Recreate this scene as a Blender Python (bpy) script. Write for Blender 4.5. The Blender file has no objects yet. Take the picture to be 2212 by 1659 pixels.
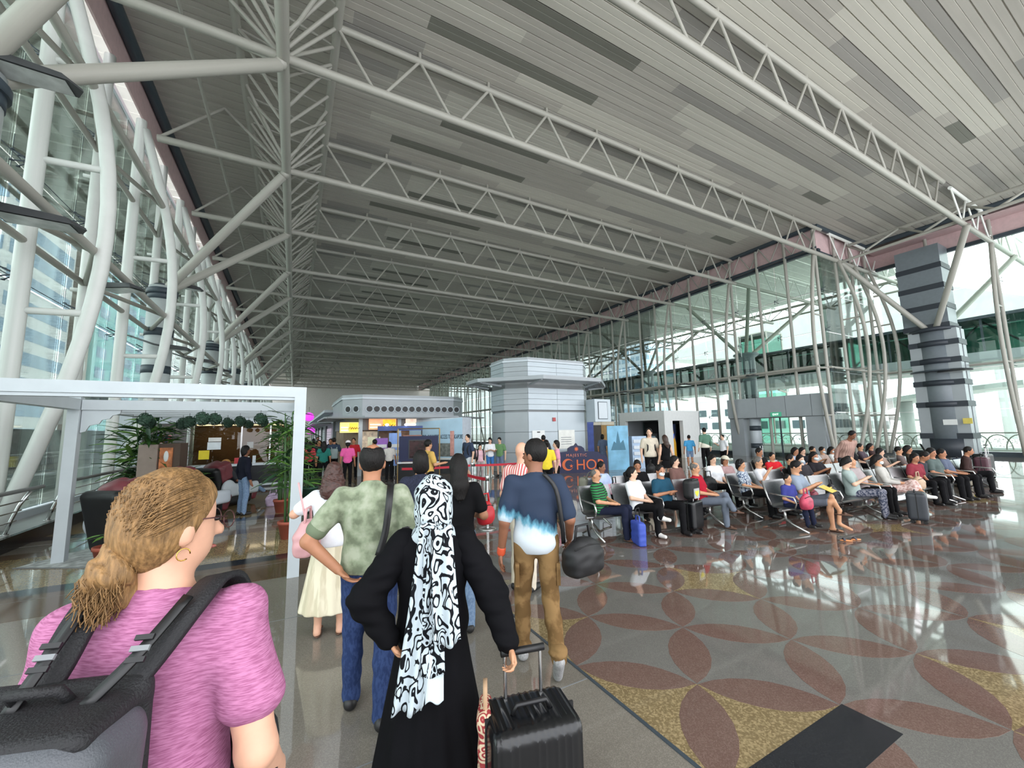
import bpy, bmesh, math, random
import numpy as np
from mathutils import Vector, Matrix, Quaternion
random.seed(7)
SC = bpy.context.scene
COL = SC.collection
R = math.radians
V = Vector

# ------------------------------------------------------------------ camera
cam = bpy.data.cameras.new('camera')
cam.sensor_width = 36.0
cam.lens = 866.9 / 2212 * 36.0
cam.clip_end = 1000
cam_o = bpy.data.objects.new('camera', cam)
COL.objects.link(cam_o)
pitch, roll, yaw = .116365, -.0179065, .496521
fw = V((math.sin(yaw) * math.cos(pitch), math.cos(yaw) * math.cos(pitch), math.sin(pitch)))
rt0 = V((math.cos(yaw), -math.sin(yaw), 0))
up0 = rt0.cross(fw)
rt = rt0 * math.cos(roll) + up0 * math.sin(roll)
up = up0 * math.cos(roll) - rt0 * math.sin(roll)
cam_o.matrix_world = Matrix(((rt.x, up.x, -fw.x, 0), (rt.y, up.y, -fw.y, 0), (rt.z, up.z, -fw.z, 1.85), (0, 0, 0, 1)))
SC.camera = cam_o

# ------------------------------------------------------------------ world: bright overcast sky
w = bpy.data.worlds.new('overcast_sky')
SC.world = w
w.use_nodes = True
wn = w.node_tree.nodes
wl = w.node_tree.links
bg = wn['Background']
tc = wn.new('ShaderNodeTexCoord')
nz = wn.new('ShaderNodeTexNoise')
nz.inputs['Scale'].default_value = 2.0
nz.inputs['Detail'].default_value = 4
rp = wn.new('ShaderNodeValToRGB')
rp.color_ramp.elements[0].position = .3
rp.color_ramp.elements[0].color = (.86, .91, 1, 1)
rp.color_ramp.elements[1].position = .7
rp.color_ramp.elements[1].color = (1, 1, 1, 1)
wl.new(tc.outputs['Generated'], nz.inputs['Vector'])
wl.new(nz.outputs['Fac'], rp.inputs['Fac'])
wl.new(rp.outputs['Color'], bg.inputs['Color'])
bg.inputs['Strength'].default_value = 3.2
vs = SC.view_settings
vs.view_transform = 'Standard'
vs.look = 'None'
vs.exposure = 0.42
vs.gamma = 1
vs.use_curve_mapping = False

# ------------------------------------------------------------------ materials
def lin(c):
    if max(c) > 1.0: c = tuple(x / 255 for x in c)
    return tuple(((x + .055) / 1.055) ** 2.4 if x > .04045 else x / 12.92 for x in c[:3]) + (1,)
MATS = {}
def M(name, c=(128, 128, 128), rough=.6, metal=0., var=.07, scale=6., bump=0., spec=.5, stretch=None, emit=0., bscale=None):
    """procedural principled material: base colour broken up by noise, optional relief"""
    if name in MATS: return MATS[name]
    m = bpy.data.materials.new(name); m.use_nodes = True
    nt = m.node_tree; n = nt.nodes; L = nt.links; b = n['Principled BSDF']
    c = lin(c)
    t = n.new('ShaderNodeTexCoord'); mp = n.new('ShaderNodeMapping')
    L.new(t.outputs['Object'], mp.inputs['Vector'])
    if stretch: mp.inputs['Scale'].default_value = stretch
    z = n.new('ShaderNodeTexNoise'); z.inputs['Scale'].default_value = scale; z.inputs['Detail'].default_value = 5
    L.new(mp.outputs['Vector'], z.inputs['Vector'])
    r = n.new('ShaderNodeValToRGB')
    r.color_ramp.elements[0].position = .3; r.color_ramp.elements[1].position = .7
    r.color_ramp.elements[0].color = tuple(max(0, x * (1 - var)) for x in c[:3]) + (1,)
    r.color_ramp.elements[1].color = tuple(min(1, x * (1 + var)) for x in c[:3]) + (1,)
    L.new(z.outputs['Fac'], r.inputs['Fac']); L.new(r.outputs['Color'], b.inputs['Base Color'])
    b.inputs['Roughness'].default_value = rough; b.inputs['Metallic'].default_value = metal
    b.inputs['Specular IOR Level'].default_value = spec
    if bump:
        bp = n.new('ShaderNodeBump'); bp.inputs['Strength'].default_value = bump; bp.inputs['Distance'].default_value = .01
        z2 = z
        if bscale:
            z2 = n.new('ShaderNodeTexNoise'); z2.inputs['Scale'].default_value = bscale; L.new(mp.outputs['Vector'], z2.inputs['Vector'])
        L.new(z2.outputs['Fac'], bp.inputs['Height']); L.new(bp.outputs['Normal'], b.inputs['Normal'])
    if emit:
        L.new(r.outputs['Color'], b.inputs['Emission Color']); b.inputs['Emission Strength'].default_value = emit
    MATS[name] = m
    return m
def glass(name, tint=(225, 240, 235), refl=.06, rough=.0):
    m = bpy.data.materials.new(name); m.use_nodes = True
    nt = m.node_tree; n = nt.nodes; L = nt.links; n.remove(n['Principled BSDF'])
    tr = n.new('ShaderNodeBsdfTransparent'); tr.inputs['Color'].default_value = lin(tint)
    gl = n.new('ShaderNodeBsdfGlossy'); gl.inputs['Roughness'].default_value = rough
    fr = n.new('ShaderNodeFresnel'); fr.inputs['IOR'].default_value = 1.45
    mu = n.new('ShaderNodeMath'); mu.operation = 'MULTIPLY'; mu.inputs[1].default_value = refl / .06
    mu.use_clamp = True
    mx = n.new('ShaderNodeMixShader')
    L.new(fr.outputs['Fac'], mu.inputs[0]); L.new(mu.outputs[0], mx.inputs['Fac'])
    L.new(tr.outputs[0], mx.inputs[1]); L.new(gl.outputs[0], mx.inputs[2])
    L.new(mx.outputs[0], n['Material Output'].inputs['Surface'])
    MATS[name] = m
    return m
def terrazzo(name, c, c2, rough=.1, scale=160, blotch=.12, spec=.5):
    m = bpy.data.materials.new(name); m.use_nodes = True
    nt = m.node_tree; n = nt.nodes; L = nt.links; b = n['Principled BSDF']
    t = n.new('ShaderNodeTexCoord')
    v = n.new('ShaderNodeTexVoronoi'); v.inputs['Scale'].default_value = scale
    L.new(t.outputs['Object'], v.inputs['Vector'])
    r = n.new('ShaderNodeValToRGB'); r.color_ramp.elements[0].color = lin(c); r.color_ramp.elements[1].color = lin(c2)
    r.color_ramp.elements[0].position = .35; r.color_ramp.elements[1].position = .95
    sp = n.new('ShaderNodeSeparateColor'); L.new(v.outputs['Color'], sp.inputs[0]); L.new(sp.outputs[0], r.inputs['Fac'])
    z = n.new('ShaderNodeTexNoise'); z.inputs['Scale'].default_value = 1.3; z.inputs['Detail'].default_value = 6
    L.new(t.outputs['Object'], z.inputs['Vector'])
    hs = n.new('ShaderNodeHueSaturation'); L.new(r.outputs['Color'], hs.inputs['Color'])
    mr = n.new('ShaderNodeMapRange'); mr.inputs['To Min'].default_value = 1 - blotch; mr.inputs['To Max'].default_value = 1 + blotch
    L.new(z.outputs['Fac'], mr.inputs['Value']); L.new(mr.outputs[0], hs.inputs['Value']); L.new(hs.outputs[0], b.inputs['Base Color'])
    b.inputs['Roughness'].default_value = rough
    rr = n.new('ShaderNodeMapRange'); rr.inputs['To Min'].default_value = rough * .5; rr.inputs['To Max'].default_value = rough * 1.6
    L.new(z.outputs['Fac'], rr.inputs['Value']); L.new(rr.outputs[0], b.inputs['Roughness'])
    b.inputs['Specular IOR Level'].default_value = spec
    MATS[name] = m
    return m
def stripes(name, c1, c2, period=.05, duty=.5, axis=2, rough=.8, noise=0.):
    """cloth or paint with parallel bands along one object axis"""
    m = bpy.data.materials.new(name); m.use_nodes = True
    nt = m.node_tree; n = nt.nodes; L = nt.links; b = n['Principled BSDF']
    t = n.new('ShaderNodeTexCoord'); s = n.new('ShaderNodeSeparateXYZ'); L.new(t.outputs['Object'], s.inputs[0])
    a = n.new('ShaderNodeMath'); a.operation = 'DIVIDE'; a.inputs[1].default_value = period; L.new(s.outputs[axis], a.inputs[0])
    f = n.new('ShaderNodeMath'); f.operation = 'FRACT'; L.new(a.outputs[0], f.inputs[0])
    g = n.new('ShaderNodeMath'); g.operation = 'GREATER_THAN'; g.inputs[1].default_value = duty; L.new(f.outputs[0], g.inputs[0])
    mx = n.new('ShaderNodeMix'); mx.data_type = 'RGBA'; mx.inputs[6].default_value = lin(c1); mx.inputs[7].default_value = lin(c2)
    L.new(g.outputs[0], mx.inputs[0]); L.new(mx.outputs[2], b.inputs['Base Color'])
    b.inputs['Roughness'].default_value = rough
    MATS[name] = m
    return m

steel_w = M('painted_steel', (164, 162, 153), .45, var=.05, scale=3)
steel_w2 = M('painted_steel_cool', (206, 208, 204), .4, var=.04, scale=3)
deck_a = M('roof_deck_grey', (176, 172, 163), .6, var=.08, scale=1.5, stretch=(.15, 3, 1))
deck_b = M('roof_deck_pale', (194, 191, 180), .6, var=.05, scale=1.5, stretch=(.15, 3, 1))
deck_c = M('roof_deck_dark', (116, 116, 107), .6, var=.06, scale=1.5, stretch=(.15, 3, 1))
deck_d = M('roof_deck_mid', (152, 149, 143), .6, var=.06, scale=1.5, stretch=(.15, 3, 1))
deck_w = M('canopy_white', (240, 242, 236), .6, var=.06, scale=1.5)
pink = M('soffit_lit_pink', (206, 178, 178), .7, var=.06)
darkst = M('dark_steel', (56, 66, 74), .5, var=.1)
black = M('black_plastic', (18, 18, 20), .45, var=.1)
chrome = M('brushed_steel', (200, 200, 200), .25, 1.0, var=.05, scale=20)
white = M('white_paint', (222, 224, 222), .45, var=.03)
grey_p = M('grey_panel', (158, 164, 168), .4, var=.04, scale=2)
grey_l = M('pale_grey_panel', (192, 200, 206), .35, var=.03, scale=2)
grey_m = M('mid_grey_panel', (118, 122, 124), .45, var=.05, scale=2)
grey_d = M('dark_grey', (62, 64, 66), .5, var=.08)
glass_c = glass('clear_glass', (238, 247, 243), .05)
glass_g = glass('green_glass', (172, 214, 202), .10)
glass_d = glass('dark_glass', (70, 90, 88), .10)
rubber = M('rubber_black', (26, 26, 26), .8)

# ------------------------------------------------------------------ mesh helpers
class MB:
    """collects boxes, tubes, prisms, lathes; build() links them as one mesh object"""
    def __init__(s): s.v = []; s.f = []; s.m = []; s.sm = []
    def add(s, vs, fs, mi=0, smooth=False):
        o = len(s.v); s.v += [tuple(p) for p in vs]; s.f += [tuple(i + o for i in f) for f in fs]
        s.m += [mi] * len(fs); s.sm += [smooth] * len(fs); return s
    def box(s, c, d, rz=0, mi=0, M4=None):
        x, y, z = d[0] / 2, d[1] / 2, d[2] / 2
        ps = [V((a * x, b * y, e * z)) for e in (-1, 1) for b in (-1, 1) for a in (-1, 1)]
        if M4 is not None: ps = [M4 @ p for p in ps]
        elif rz:
            q = Matrix.Rotation(rz, 3, 'Z'); ps = [q @ p for p in ps]
        ps = [p + V(c) for p in ps]
        return s.add(ps, [(0, 2, 3, 1), (4, 5, 7, 6), (0, 1, 5, 4), (2, 6, 7, 3), (0, 4, 6, 2), (1, 3, 7, 5)], mi)
    def b2(s, x0, x1, y0, y1, z0, z1, mi=0): return s.box(((x0 + x1) / 2, (y0 + y1) / 2, (z0 + z1) / 2), (abs(x1 - x0), abs(y1 - y0), abs(z1 - z0)), 0, mi)
    def path(s, pts, r, n=10, mi=0, caps=True, sm=True):
        pts = [V(p) for p in pts]; k = len(pts)
        rr = r if isinstance(r, (list, tuple)) else [r] * k
        vs = []; pu = None
        for i, p in enumerate(pts):
            t = (pts[min(i + 1, k - 1)] - pts[max(i - 1, 0)]).normalized()
            if pu is None: pu = t.orthogonal().normalized()
            u = (pu - t * pu.dot(t)).normalized(); pu = u; w_ = t.cross(u)
            for j in range(n):
                a = 2 * math.pi * j / n; vs.append(p + (u * math.cos(a) + w_ * math.sin(a)) * rr[i])
        fs = [(i * n + j, i * n + (j + 1) % n, (i + 1) * n + (j + 1) % n, (i + 1) * n + j) for i in range(k - 1) for j in range(n)]
        o = len(s.f); s.add(vs, fs, mi, sm)
        if caps:
            b = len(s.v) - k * n
            s.f.append(tuple(b + j for j in reversed(range(n)))); s.f.append(tuple(b + (k - 1) * n + j for j in range(n)))
            s.m += [mi] * 2; s.sm += [False] * 2
        return s
    def prism(s, poly, z0, z1, mi=0, tf=None):
        n = len(poly); vs = [V((x, y, z0)) for x, y in poly] + [V((x, y, z1)) for x, y in poly]
        if tf: vs = [tf @ v for v in vs]
        return s.add(vs, [tuple(reversed(range(n))), tuple(range(n, 2 * n))] + [(i, (i + 1) % n, n + (i + 1) % n, n + i) for i in range(n)], mi)
    def lathe(s, prof, c=(0, 0, 0), n=16, mi=0, sm=True):
        vs = [(c[0] + r_ * math.cos(2 * math.pi * j / n), c[1] + r_ * math.sin(2 * math.pi * j / n), c[2] + z) for r_, z in prof for j in range(n)]
        k = len(prof)
        s.add(vs, [(i * n + j, i * n + (j + 1) % n, (i + 1) * n + (j + 1) % n, (i + 1) * n + j) for i in range(k - 1) for j in range(n)], mi, sm)
        b = len(s.v) - k * n
        s.f.append(tuple(b + j for j in reversed(range(n)))); s.f.append(tuple(b + (k - 1) * n + j for j in range(n)))
        s.m += [mi] * 2; s.sm += [False] * 2
        return s
    def ell(s, c, r, n=10, m=6, mi=0):
        prof = [(math.sin(math.pi * i / m), -math.cos(math.pi * i / m)) for i in range(m + 1)]
        vs = [(c[0], c[1], c[2] - r[2])] + [(c[0] + r[0] * p * math.cos(2 * math.pi * j / n), c[1] + r[1] * p * math.sin(2 * math.pi * j / n), c[2] + r[2] * q) for p, q in prof[1:-1] for j in range(n)] + [(c[0], c[1], c[2] + r[2])]
        fs = [(0, 1 + (j + 1) % n, 1 + j) for j in range(n)]
        for i in range(m - 2):
            fs += [(1 + i * n + j, 1 + i * n + (j + 1) % n, 1 + (i + 1) * n + (j + 1) % n, 1 + (i + 1) * n + j) for j in range(n)]
        t = len(vs) - 1; b = 1 + (m - 2) * n
        fs += [(t, b + j, b + (j + 1) % n) for j in range(n)]
        return s.add(vs, fs, mi, True)
    def mesh(s, name, mats):
        me = bpy.data.meshes.new(name); me.from_pydata(s.v, [], s.f)
        for m in (mats if isinstance(mats, (list, tuple)) else [mats]): me.materials.append(m)
        me.polygons.foreach_set('material_index', s.m); me.polygons.foreach_set('use_smooth', s.sm); me.update()
        return me
    def build(s, name, mats, parent=None, loc=None):
        return obj(name, s.mesh(name, mats), parent, loc)
def obj(name, me, parent=None, loc=None, rot=None):
    o = bpy.data.objects.new(name, me); COL.objects.link(o)
    if parent is not None: o.parent = parent
    if loc is not None: o.location = loc
    if rot is not None: o.rotation_euler = rot
    return o
def tag(o, label=None, cat=None, group=None, kind=None):
    if label: o['label'] = label
    if cat: o['category'] = cat
    if group: o['group'] = group
    if kind: o['kind'] = kind
    return o
def thing(name, label, cat, loc=(0, 0, 0), rz=0, group=None, kind=None):
    o = bpy.data.objects.new(name, None); COL.objects.link(o); o.empty_display_size = .1
    o.location = loc; o.rotation_euler = (0, 0, rz)
    return tag(o, label, cat, group, kind)
UC = {}
def rod(name, p0, p1, r, mat, parent=None, n=10):
    """a straight tube from p0 to p1 (parent-local), sharing one unit cylinder per material"""
    key = (mat.name, n)
    if key not in UC:
        UC[key] = MB().path([(0, 0, 0), (0, 0, 1)], 1, n).mesh('tube', mat)
    o = bpy.data.objects.new(name, UC[key]); COL.objects.link(o)
    if parent is not None: o.parent = parent
    p0, p1 = V(p0), V(p1); d = p1 - p0
    o.matrix_local = Matrix.LocRotScale(p0, d.to_track_quat('Z', 'Y'), V((r, r, d.length)))
    return o
def put(name, me, parent, M4):
    o = bpy.data.objects.new(name, me); COL.objects.link(o); o.parent = parent; o.matrix_local = M4; return o
def copy_tree(o, parent=None):
    c = o.copy(); COL.objects.link(c); c.parent = parent
    for ch in o.children: copy_tree(ch, c)
    return c
def struct(name, mb, mats, parent=None):
    o = mb.build(name, mats, parent)
    if parent is None: o['kind'] = 'structure'
    return o
def text_mesh(txt, size, depth=.004, mat=None, align='CENTER', name='lettering', sx=1.0, spacing=1.0):
    c = bpy.data.curves.new(name, 'FONT'); c.body = txt; c.size = size; c.extrude = depth; c.align_x = align
    c.space_character = spacing
    t = bpy.data.objects.new(name, c); COL.objects.link(t)
    dg = bpy.context.evaluated_depsgraph_get()
    me = bpy.data.meshes.new_from_object(t.evaluated_get(dg)); bpy.data.objects.remove(t)
    me.materials.clear(); me.materials.append(mat)
    if sx != 1.0:
        for v in me.vertices: v.co.x *= sx
    return me
# ------------------------------------------------------------------ signed-distance modelling for soft shapes
class SDF:
    """list of blended primitives -> one continuous surface (surface nets)"""
    def __init__(s, k=.02): s.p = []; s.cuts = []; s.k = k; s.disp = None
    def cap(s, a, b, ra, rb=None, k=None, fl=None):
        rb = ra if rb is None else rb; a = np.array(a, float); b = np.array(b, float); m = max(ra, rb)
        s.p.append(('c', a, b, ra, rb, np.minimum(a, b) - m, np.maximum(a, b) + m, k, fl)); return s
    def chain(s, pts, rs, k=None):
        for i in range(len(pts) - 1): s.cap(pts[i], pts[i + 1], rs[i], rs[i + 1], k)
        return s
    def ell(s, c, r, rot=None, k=None):
        c = np.array(c, float); r = np.array(r, float); m = r.max() if rot is not None else r
        s.p.append(('e', c, r, None if rot is None else np.array(rot.to_3x3() if hasattr(rot, 'to_3x3') else rot), 0, c - m, c + m, k, None)); return s
    def box(s, c, h, rd=.02, rot=None, k=None):
        c = np.array(c, float); h = np.array(h, float); m = np.linalg.norm(h) if rot is not None else h
        s.p.append(('b', c, h, rd, None if rot is None else np.array(rot.to_3x3() if hasattr(rot, 'to_3x3') else rot), c - m, c + m, k, None)); return s
    def cut(s, c, n, inv=False): s.cuts.append((np.array(c, float), np.array(n, float) / np.linalg.norm(n))); return s
    def sub(s, c, r): s.cuts.append((np.array(c, float), np.array(r, float), 'ell')); return s
    def verts(s, vox):
        lo = np.min([q[5] for q in s.p], 0) - .06 - 2 * vox; hi = np.max([q[6] for q in s.p], 0) + .06 + 2 * vox
        n = np.ceil((hi - lo) / vox).astype(int) + 1
        ax = [lo[i] + vox * np.arange(n[i]) for i in range(3)]
        D = np.full(n, .5, np.float32)
        for q in s.p:
            k = s.k if q[7] is None else q[7]
            i0 = np.maximum(0, ((q[5] - lo - k * 1.5 - .02) / vox).astype(int)); i1 = np.minimum(n, ((q[6] - lo + k * 1.5 + .02) / vox).astype(int) + 2)
            X = ax[0][i0[0]:i1[0], None, None]; Y = ax[1][None, i0[1]:i1[1], None]; Z = ax[2][None, None, i0[2]:i1[2]]
            if q[0] == 'c':
                a, b = q[1], q[2]; d = b - a; L2 = max(1e-9, d @ d)
                px, py, pz = X - a[0], Y - a[1], Z - a[2]
                t = np.clip((px * d[0] + py * d[1] + pz * d[2]) / L2, 0, 1)
                ex, ey, ez = px - t * d[0], py - t * d[1], pz - t * d[2]
                if q[8]: ey = ey / q[8]
                v = np.sqrt(ex * ex + ey * ey + ez * ez) - (q[3] + (q[4] - q[3]) * t)
                if q[8]: v = v * min(1, q[8])
            else:
                px, py, pz = X - q[1][0], Y - q[1][1], Z - q[1][2]
                rot = q[3] if q[0] == 'e' else q[4]
                if rot is not None:
                    px, py, pz = [px * rot[0][j] + py * rot[1][j] + pz * rot[2][j] for j in range(3)]
                if q[0] == 'e':
                    r = q[2]; k0 = np.sqrt((px / r[0]) ** 2 + (py / r[1]) ** 2 + (pz / r[2]) ** 2); k1 = np.sqrt((px / r[0] ** 2) ** 2 + (py / r[1] ** 2) ** 2 + (pz / r[2] ** 2) ** 2)
                    v = k0 * (k0 - 1) / np.maximum(k1, 1e-6)
                else:
                    h, rd = q[2], q[3]
                    dx, dy, dz = np.abs(px) - h[0] + rd, np.abs(py) - h[1] + rd, np.abs(pz) - h[2] + rd
                    v = np.sqrt(np.maximum(dx, 0) ** 2 + np.maximum(dy, 0) ** 2 + np.maximum(dz, 0) ** 2) + np.minimum(np.maximum(dx, np.maximum(dy, dz)), 0) - rd
            S = D[i0[0]:i1[0], i0[1]:i1[1], i0[2]:i1[2]]
            if k > 1e-5:
                h = np.maximum(k - np.abs(S - v), 0) / k
                S[...] = np.minimum(S, v) - h * h * k * .25
            else: S[...] = np.minimum(S, v)
        G = (ax[0][:, None, None], ax[1][None, :, None], ax[2][None, None, :])
        if s.disp is not None: D += s.disp(*G).astype(np.float32)
        for c in s.cuts:
            if len(c) == 3:
                e = np.sqrt(sum(((G[i] - c[0][i]) / c[1][i]) ** 2 for i in range(3)))
                D = np.maximum(D, -(e - 1) * c[1].min())
            else: D = np.maximum(D, (G[0] - c[0][0]) * c[1][0] + (G[1] - c[0][1]) * c[1][1] + (G[2] - c[0][2]) * c[1][2])
        return D, lo
    def mesh(s, name, mat, vox):
        D, lo = s.verts(vox)
        sg = D < 0
        c = np.zeros(np.array(D.shape) - 1, np.int8)
        sl = lambda a: (slice(a, a - 1 if a == 0 else None))
        S = [slice(0, -1), slice(1, None)]
        for i in (0, 1):
            for j in (0, 1):
                for k in (0, 1): c += sg[S[i], S[j], S[k]]
        I = np.argwhere((c > 0) & (c < 8)); idx = -np.ones(c.shape, np.int64); idx[tuple(I.T)] = np.arange(len(I))
        acc = np.zeros((len(I), 3)); cnt = np.zeros(len(I))
        corner = [(i, j, k) for i in (0, 1) for j in (0, 1) for k in (0, 1)]
        val = {q: D[I[:, 0] + q[0], I[:, 1] + q[1], I[:, 2] + q[2]].astype(float) for q in corner}
        for q in corner:
            for axn in range(3):
                if q[axn]: continue
                q2 = list(q); q2[axn] = 1; q2 = tuple(q2); a, b = val[q], val[q2]; m = (a < 0) != (b < 0)
                t = np.where(m, a / np.where(m, a - b, 1), 0)
                p = np.tile(np.array(q, float), (len(I), 1)); p[:, axn] += t
                acc[m] += p[m]; cnt[m] += 1
        P = lo + vox * (I + acc / np.maximum(cnt, 1)[:, None])
        F = []
        for axn in range(3):
            u, v = (axn + 1) % 3, (axn + 2) % 3
            A = [slice(None)] * 3; B = [slice(None)] * 3; A[axn] = slice(0, -1); B[axn] = slice(1, None)
            a, b = sg[tuple(A)], sg[tuple(B)]; E = np.argwhere(a != b)
            E = E[(E[:, u] > 0) & (E[:, v] > 0)]
            if not len(E): continue
            def cell(du, dv):
                e = E.copy(); e[:, u] += du; e[:, v] += dv
                ok = (e[:, u] < c.shape[u]) & (e[:, v] < c.shape[v])
                e = np.minimum(e, np.array(c.shape) - 1); return idx[tuple(e.T)]
            q = np.stack([cell(-1, -1), cell(0, -1), cell(0, 0), cell(-1, 0)], 1)
            f = a[tuple(E.T)]; q[~f] = q[~f][:, ::-1]; F.append(q)
        F = np.concatenate(F); F = F[(F >= 0).all(1)]
        me = bpy.data.meshes.new(name); me.vertices.add(len(P)); me.vertices.foreach_set('co', P.astype(np.float32).ravel())
        me.loops.add(F.size); me.loops.foreach_set('vertex_index', F.astype(np.int32).ravel())
        me.polygons.add(len(F)); me.polygons.foreach_set('loop_start', np.arange(0, F.size, 4, dtype=np.int32))
        me.polygons.foreach_set('use_smooth', np.ones(len(F), bool)); me.update(calc_edges=True); me.materials.append(mat)
        return me
def wrinkle(amp=.004, f=(18, 14, 9), ph=0.0):
    return lambda X, Y, Z: amp * (np.sin(f[0] * X + 3 * np.sin(f[2] * Z + ph)) * np.sin(f[1] * Y + 2.1 * np.sin(11 * Z + 5 * X + ph)) + .6 * np.sin(f[2] * 3.1 * Z + 9 * X + 4 * Y + ph))

# ------------------------------------------------------------------ people
SKIN = {k: M('skin_' + k, c, .55, var=.05, scale=25) for k, c in dict(fair=(206, 158, 132), tan=(168, 116, 86), brown=(134, 88, 64), light=(214, 172, 146), gold=(190, 140, 106)).items()}
HAIR = {'black': M('hair_black', (20, 17, 16), .5, var=.5, scale=60, bump=.8, stretch=(3, 3, .4), spec=.25), 'brown': M('hair_brown', (58, 38, 30), .45, var=.35, scale=40, bump=.5, stretch=(3, 3, .4)),
        'blonde': M('hair_blonde', (128, 98, 62), .5, var=.45, scale=60, bump=.6, stretch=(2, 2, .5), spec=.3), 'grey': M('hair_grey', (96, 92, 88), .5, var=.3, scale=40)}
eye_m = M('eye_dark', (24, 18, 16), .2); lip_m = M('lip', (140, 78, 70), .5)
shoe_d = M('shoe_black', (26, 25, 26), .5); shoe_w = M('shoe_white', (222, 220, 214), .5); shoe_g = M('shoe_grey', (150, 150, 150), .7, var=.25, scale=60); sandal = M('sandal_brown', (84, 58, 44), .6)
def cl(name, c, **k): return M('cloth_' + name, c, k.pop('rough', .85), spec=k.pop('spec', .12), var=k.pop('var', .07), scale=k.pop('scale', 14), bump=k.pop('bump', .15), **k)
def hand(S, w, d, n, side, curl=.35, sc=1.0):
    """palm, four unequal bent fingers and a thumb leaving the side of the palm"""
    d = V(d).normalized(); n = (V(n) - d * V(n).dot(d)).normalized(); s = d.cross(n) * side; w = V(w)
    rot = np.array([[s[i], d[i], n[i]] for i in range(3)])
    S.ell(w + d * .048 * sc, (.04 * sc, .056 * sc, .017 * sc), rot, .012)
    for i, (o, L_) in enumerate(((-.029, .070), (-.010, .080), (.010, .076), (.028, .060))):
        b = w + d * .088 * sc + s * o * sc; c1 = curl * (1 + .1 * i)
        m1 = b + (d * math.cos(c1) + n * math.sin(c1)) * L_ * .52 * sc; m2 = m1 + (d * math.cos(2.1 * c1) + n * math.sin(2.1 * c1)) * L_ * .5 * sc
        S.cap(b, m1, .0092 * sc, .0086 * sc, .004); S.cap(m1, m2, .0086 * sc, .0068 * sc, .003)
    tb = w + d * .025 * sc - s * .03 * sc; t1 = tb + (d * .7 - s * .7 + n * .2).normalized() * .042 * sc; t2 = t1 + (d * .95 - s * .1 + n * .35).normalized() * .032 * sc
    S.cap(tb, t1, .0125 * sc, .0105 * sc, .01); S.cap(t1, t2, .0105 * sc, .008 * sc, .004)
def person(label, loc, face, H=1.68, skin='tan', hair=('short', 'black'), shirt=None, sleeve='short', bottom=('pants', None), shoes=None, pose='stand', lean=0, bend=0, head=(0, 0),
           armR=None, armL=None, legR=None, legL=None, fat=1.0, vox=.016, seat=.42, handcurl=.4, hem=None, group=None, wr=.003, facefeat=True, sleeve_len=None, shirt_r=1.0, untuck=True, extra=None, collar=False, hn=None, fem=False):
    """face: heading in degrees clockwise from +Y. Local frame: +Y forward, +X to the person's right."""
    t = thing('person', label, 'person', loc, -R(face), group)
    k = H / 1.70
    if pose == 'stand': Pz = .93 * k; P = V((0, 0, Pz))
    else: P = V((0, 0, seat + .10 * k))
    l = R(lean); U = V((0, math.sin(l), math.cos(l))); Fw = V((0, math.cos(l), -math.sin(l)))
    def T(x, y, z): return P + V((x, 0, 0)) * k + (Fw * y + U * z) * k
    sw = (.165 if fem else .182)
    nb = T(0, -.015, .50); hy, hp = -R(head[0]), R(head[1])
    hq = Matrix.Rotation(hy, 3, 'Z') @ Matrix.Rotation(hp, 3, 'X')
    hc = nb + (V((0, .02, 0)) + V((0, math.sin(l + R(bend)) * .1, .155))) * k
    def Hd(x, y, z): return hc + (hq @ V((x, y, z))) * k
    sh = {1: T(sw, -.01, .435), -1: T(-sw, -.01, .435)}
    dflt = {'stand': ((.07, -.03, -.28), (.09, .04, -.53)), 'sit': ((.06, .03, -.27), (-.05, .22, -.36))}[pose]
    arms = {}
    for s, a in ((1, armR), (-1, armL)):
        e, w_ = a or dflt
        arms[s] = (sh[s] + (V((s * e[0], 0, 0)) + Fw * e[1] + U * e[2]) * k, sh[s] + (V((s * w_[0], 0, 0)) + Fw * w_[1] + U * w_[2]) * k)
    legs = {}
    for s, g in ((1, legR), (-1, legL)):
        hip = P + V((s * .088 * k, 0, -.03 * k))
        if g is None: g = ((s * .10, .02, .49), (s * .105, -.02, .085)) if pose == 'stand' else ((s * .11, .44, .50), (s * .12, .46, .085))
        legs[s] = (hip, V(g[0]) * (1 if pose == 'sit' else k), V(g[1]) * (1 if pose == 'sit' else k))
    fine = vox < .011
    # ---- body: one continuous skin surface
    B = SDF(.018 * k)
    skull = np.array(hq)
    B.ell(Hd(0, -.008, .028), (.073 * k, .092 * k, .098 * k), skull, .02); B.ell(Hd(0, .022, -.045), (.056 * k, .068 * k, .074 * k), skull, .03)
    B.cap(nb, Hd(0, -.02, -.06), .056 * k * fat ** .5, .052 * k, .03); B.cap(Hd(0, .085, .005), Hd(0, .104, -.022), .010 * k, .014 * k, .012)
    for s in (1, -1): B.ell(Hd(s * .075, -.005, -.01), (.013 * k, .024 * k, .034 * k), skull, .008)
    B.ell(T(0, -.01, .34), (.150 * k * fat, .085 * k * fat, .17 * k), None, .05); B.ell(T(0, 0, .06), (.135 * k * fat, .09 * k * fat, .19 * k), None, .05)
    for s in (1, -1):
        e, w_ = arms[s]; a_ = fat ** .5
        B.cap(sh[s], e, .050 * k * a_, .041 * k * a_); B.cap(e, w_, .041 * k * a_, .027 * k * a_)
        if fine: hand(B, w_, (w_ - e), (hn[s] if hn else V((-s, 0, 0))), s, handcurl, k)
        else:
            d = (w_ - e).normalized(); B.cap(w_, w_ + d * .085 * k, .03 * k, .028 * k); B.cap(w_ + d * .08 * k, w_ + d * .14 * k + V((0, .02 * k, 0)), .026 * k, .016 * k)
    bare = bottom[0] in ('shorts', 'skirt', 'dress') or shoes is None
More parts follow.
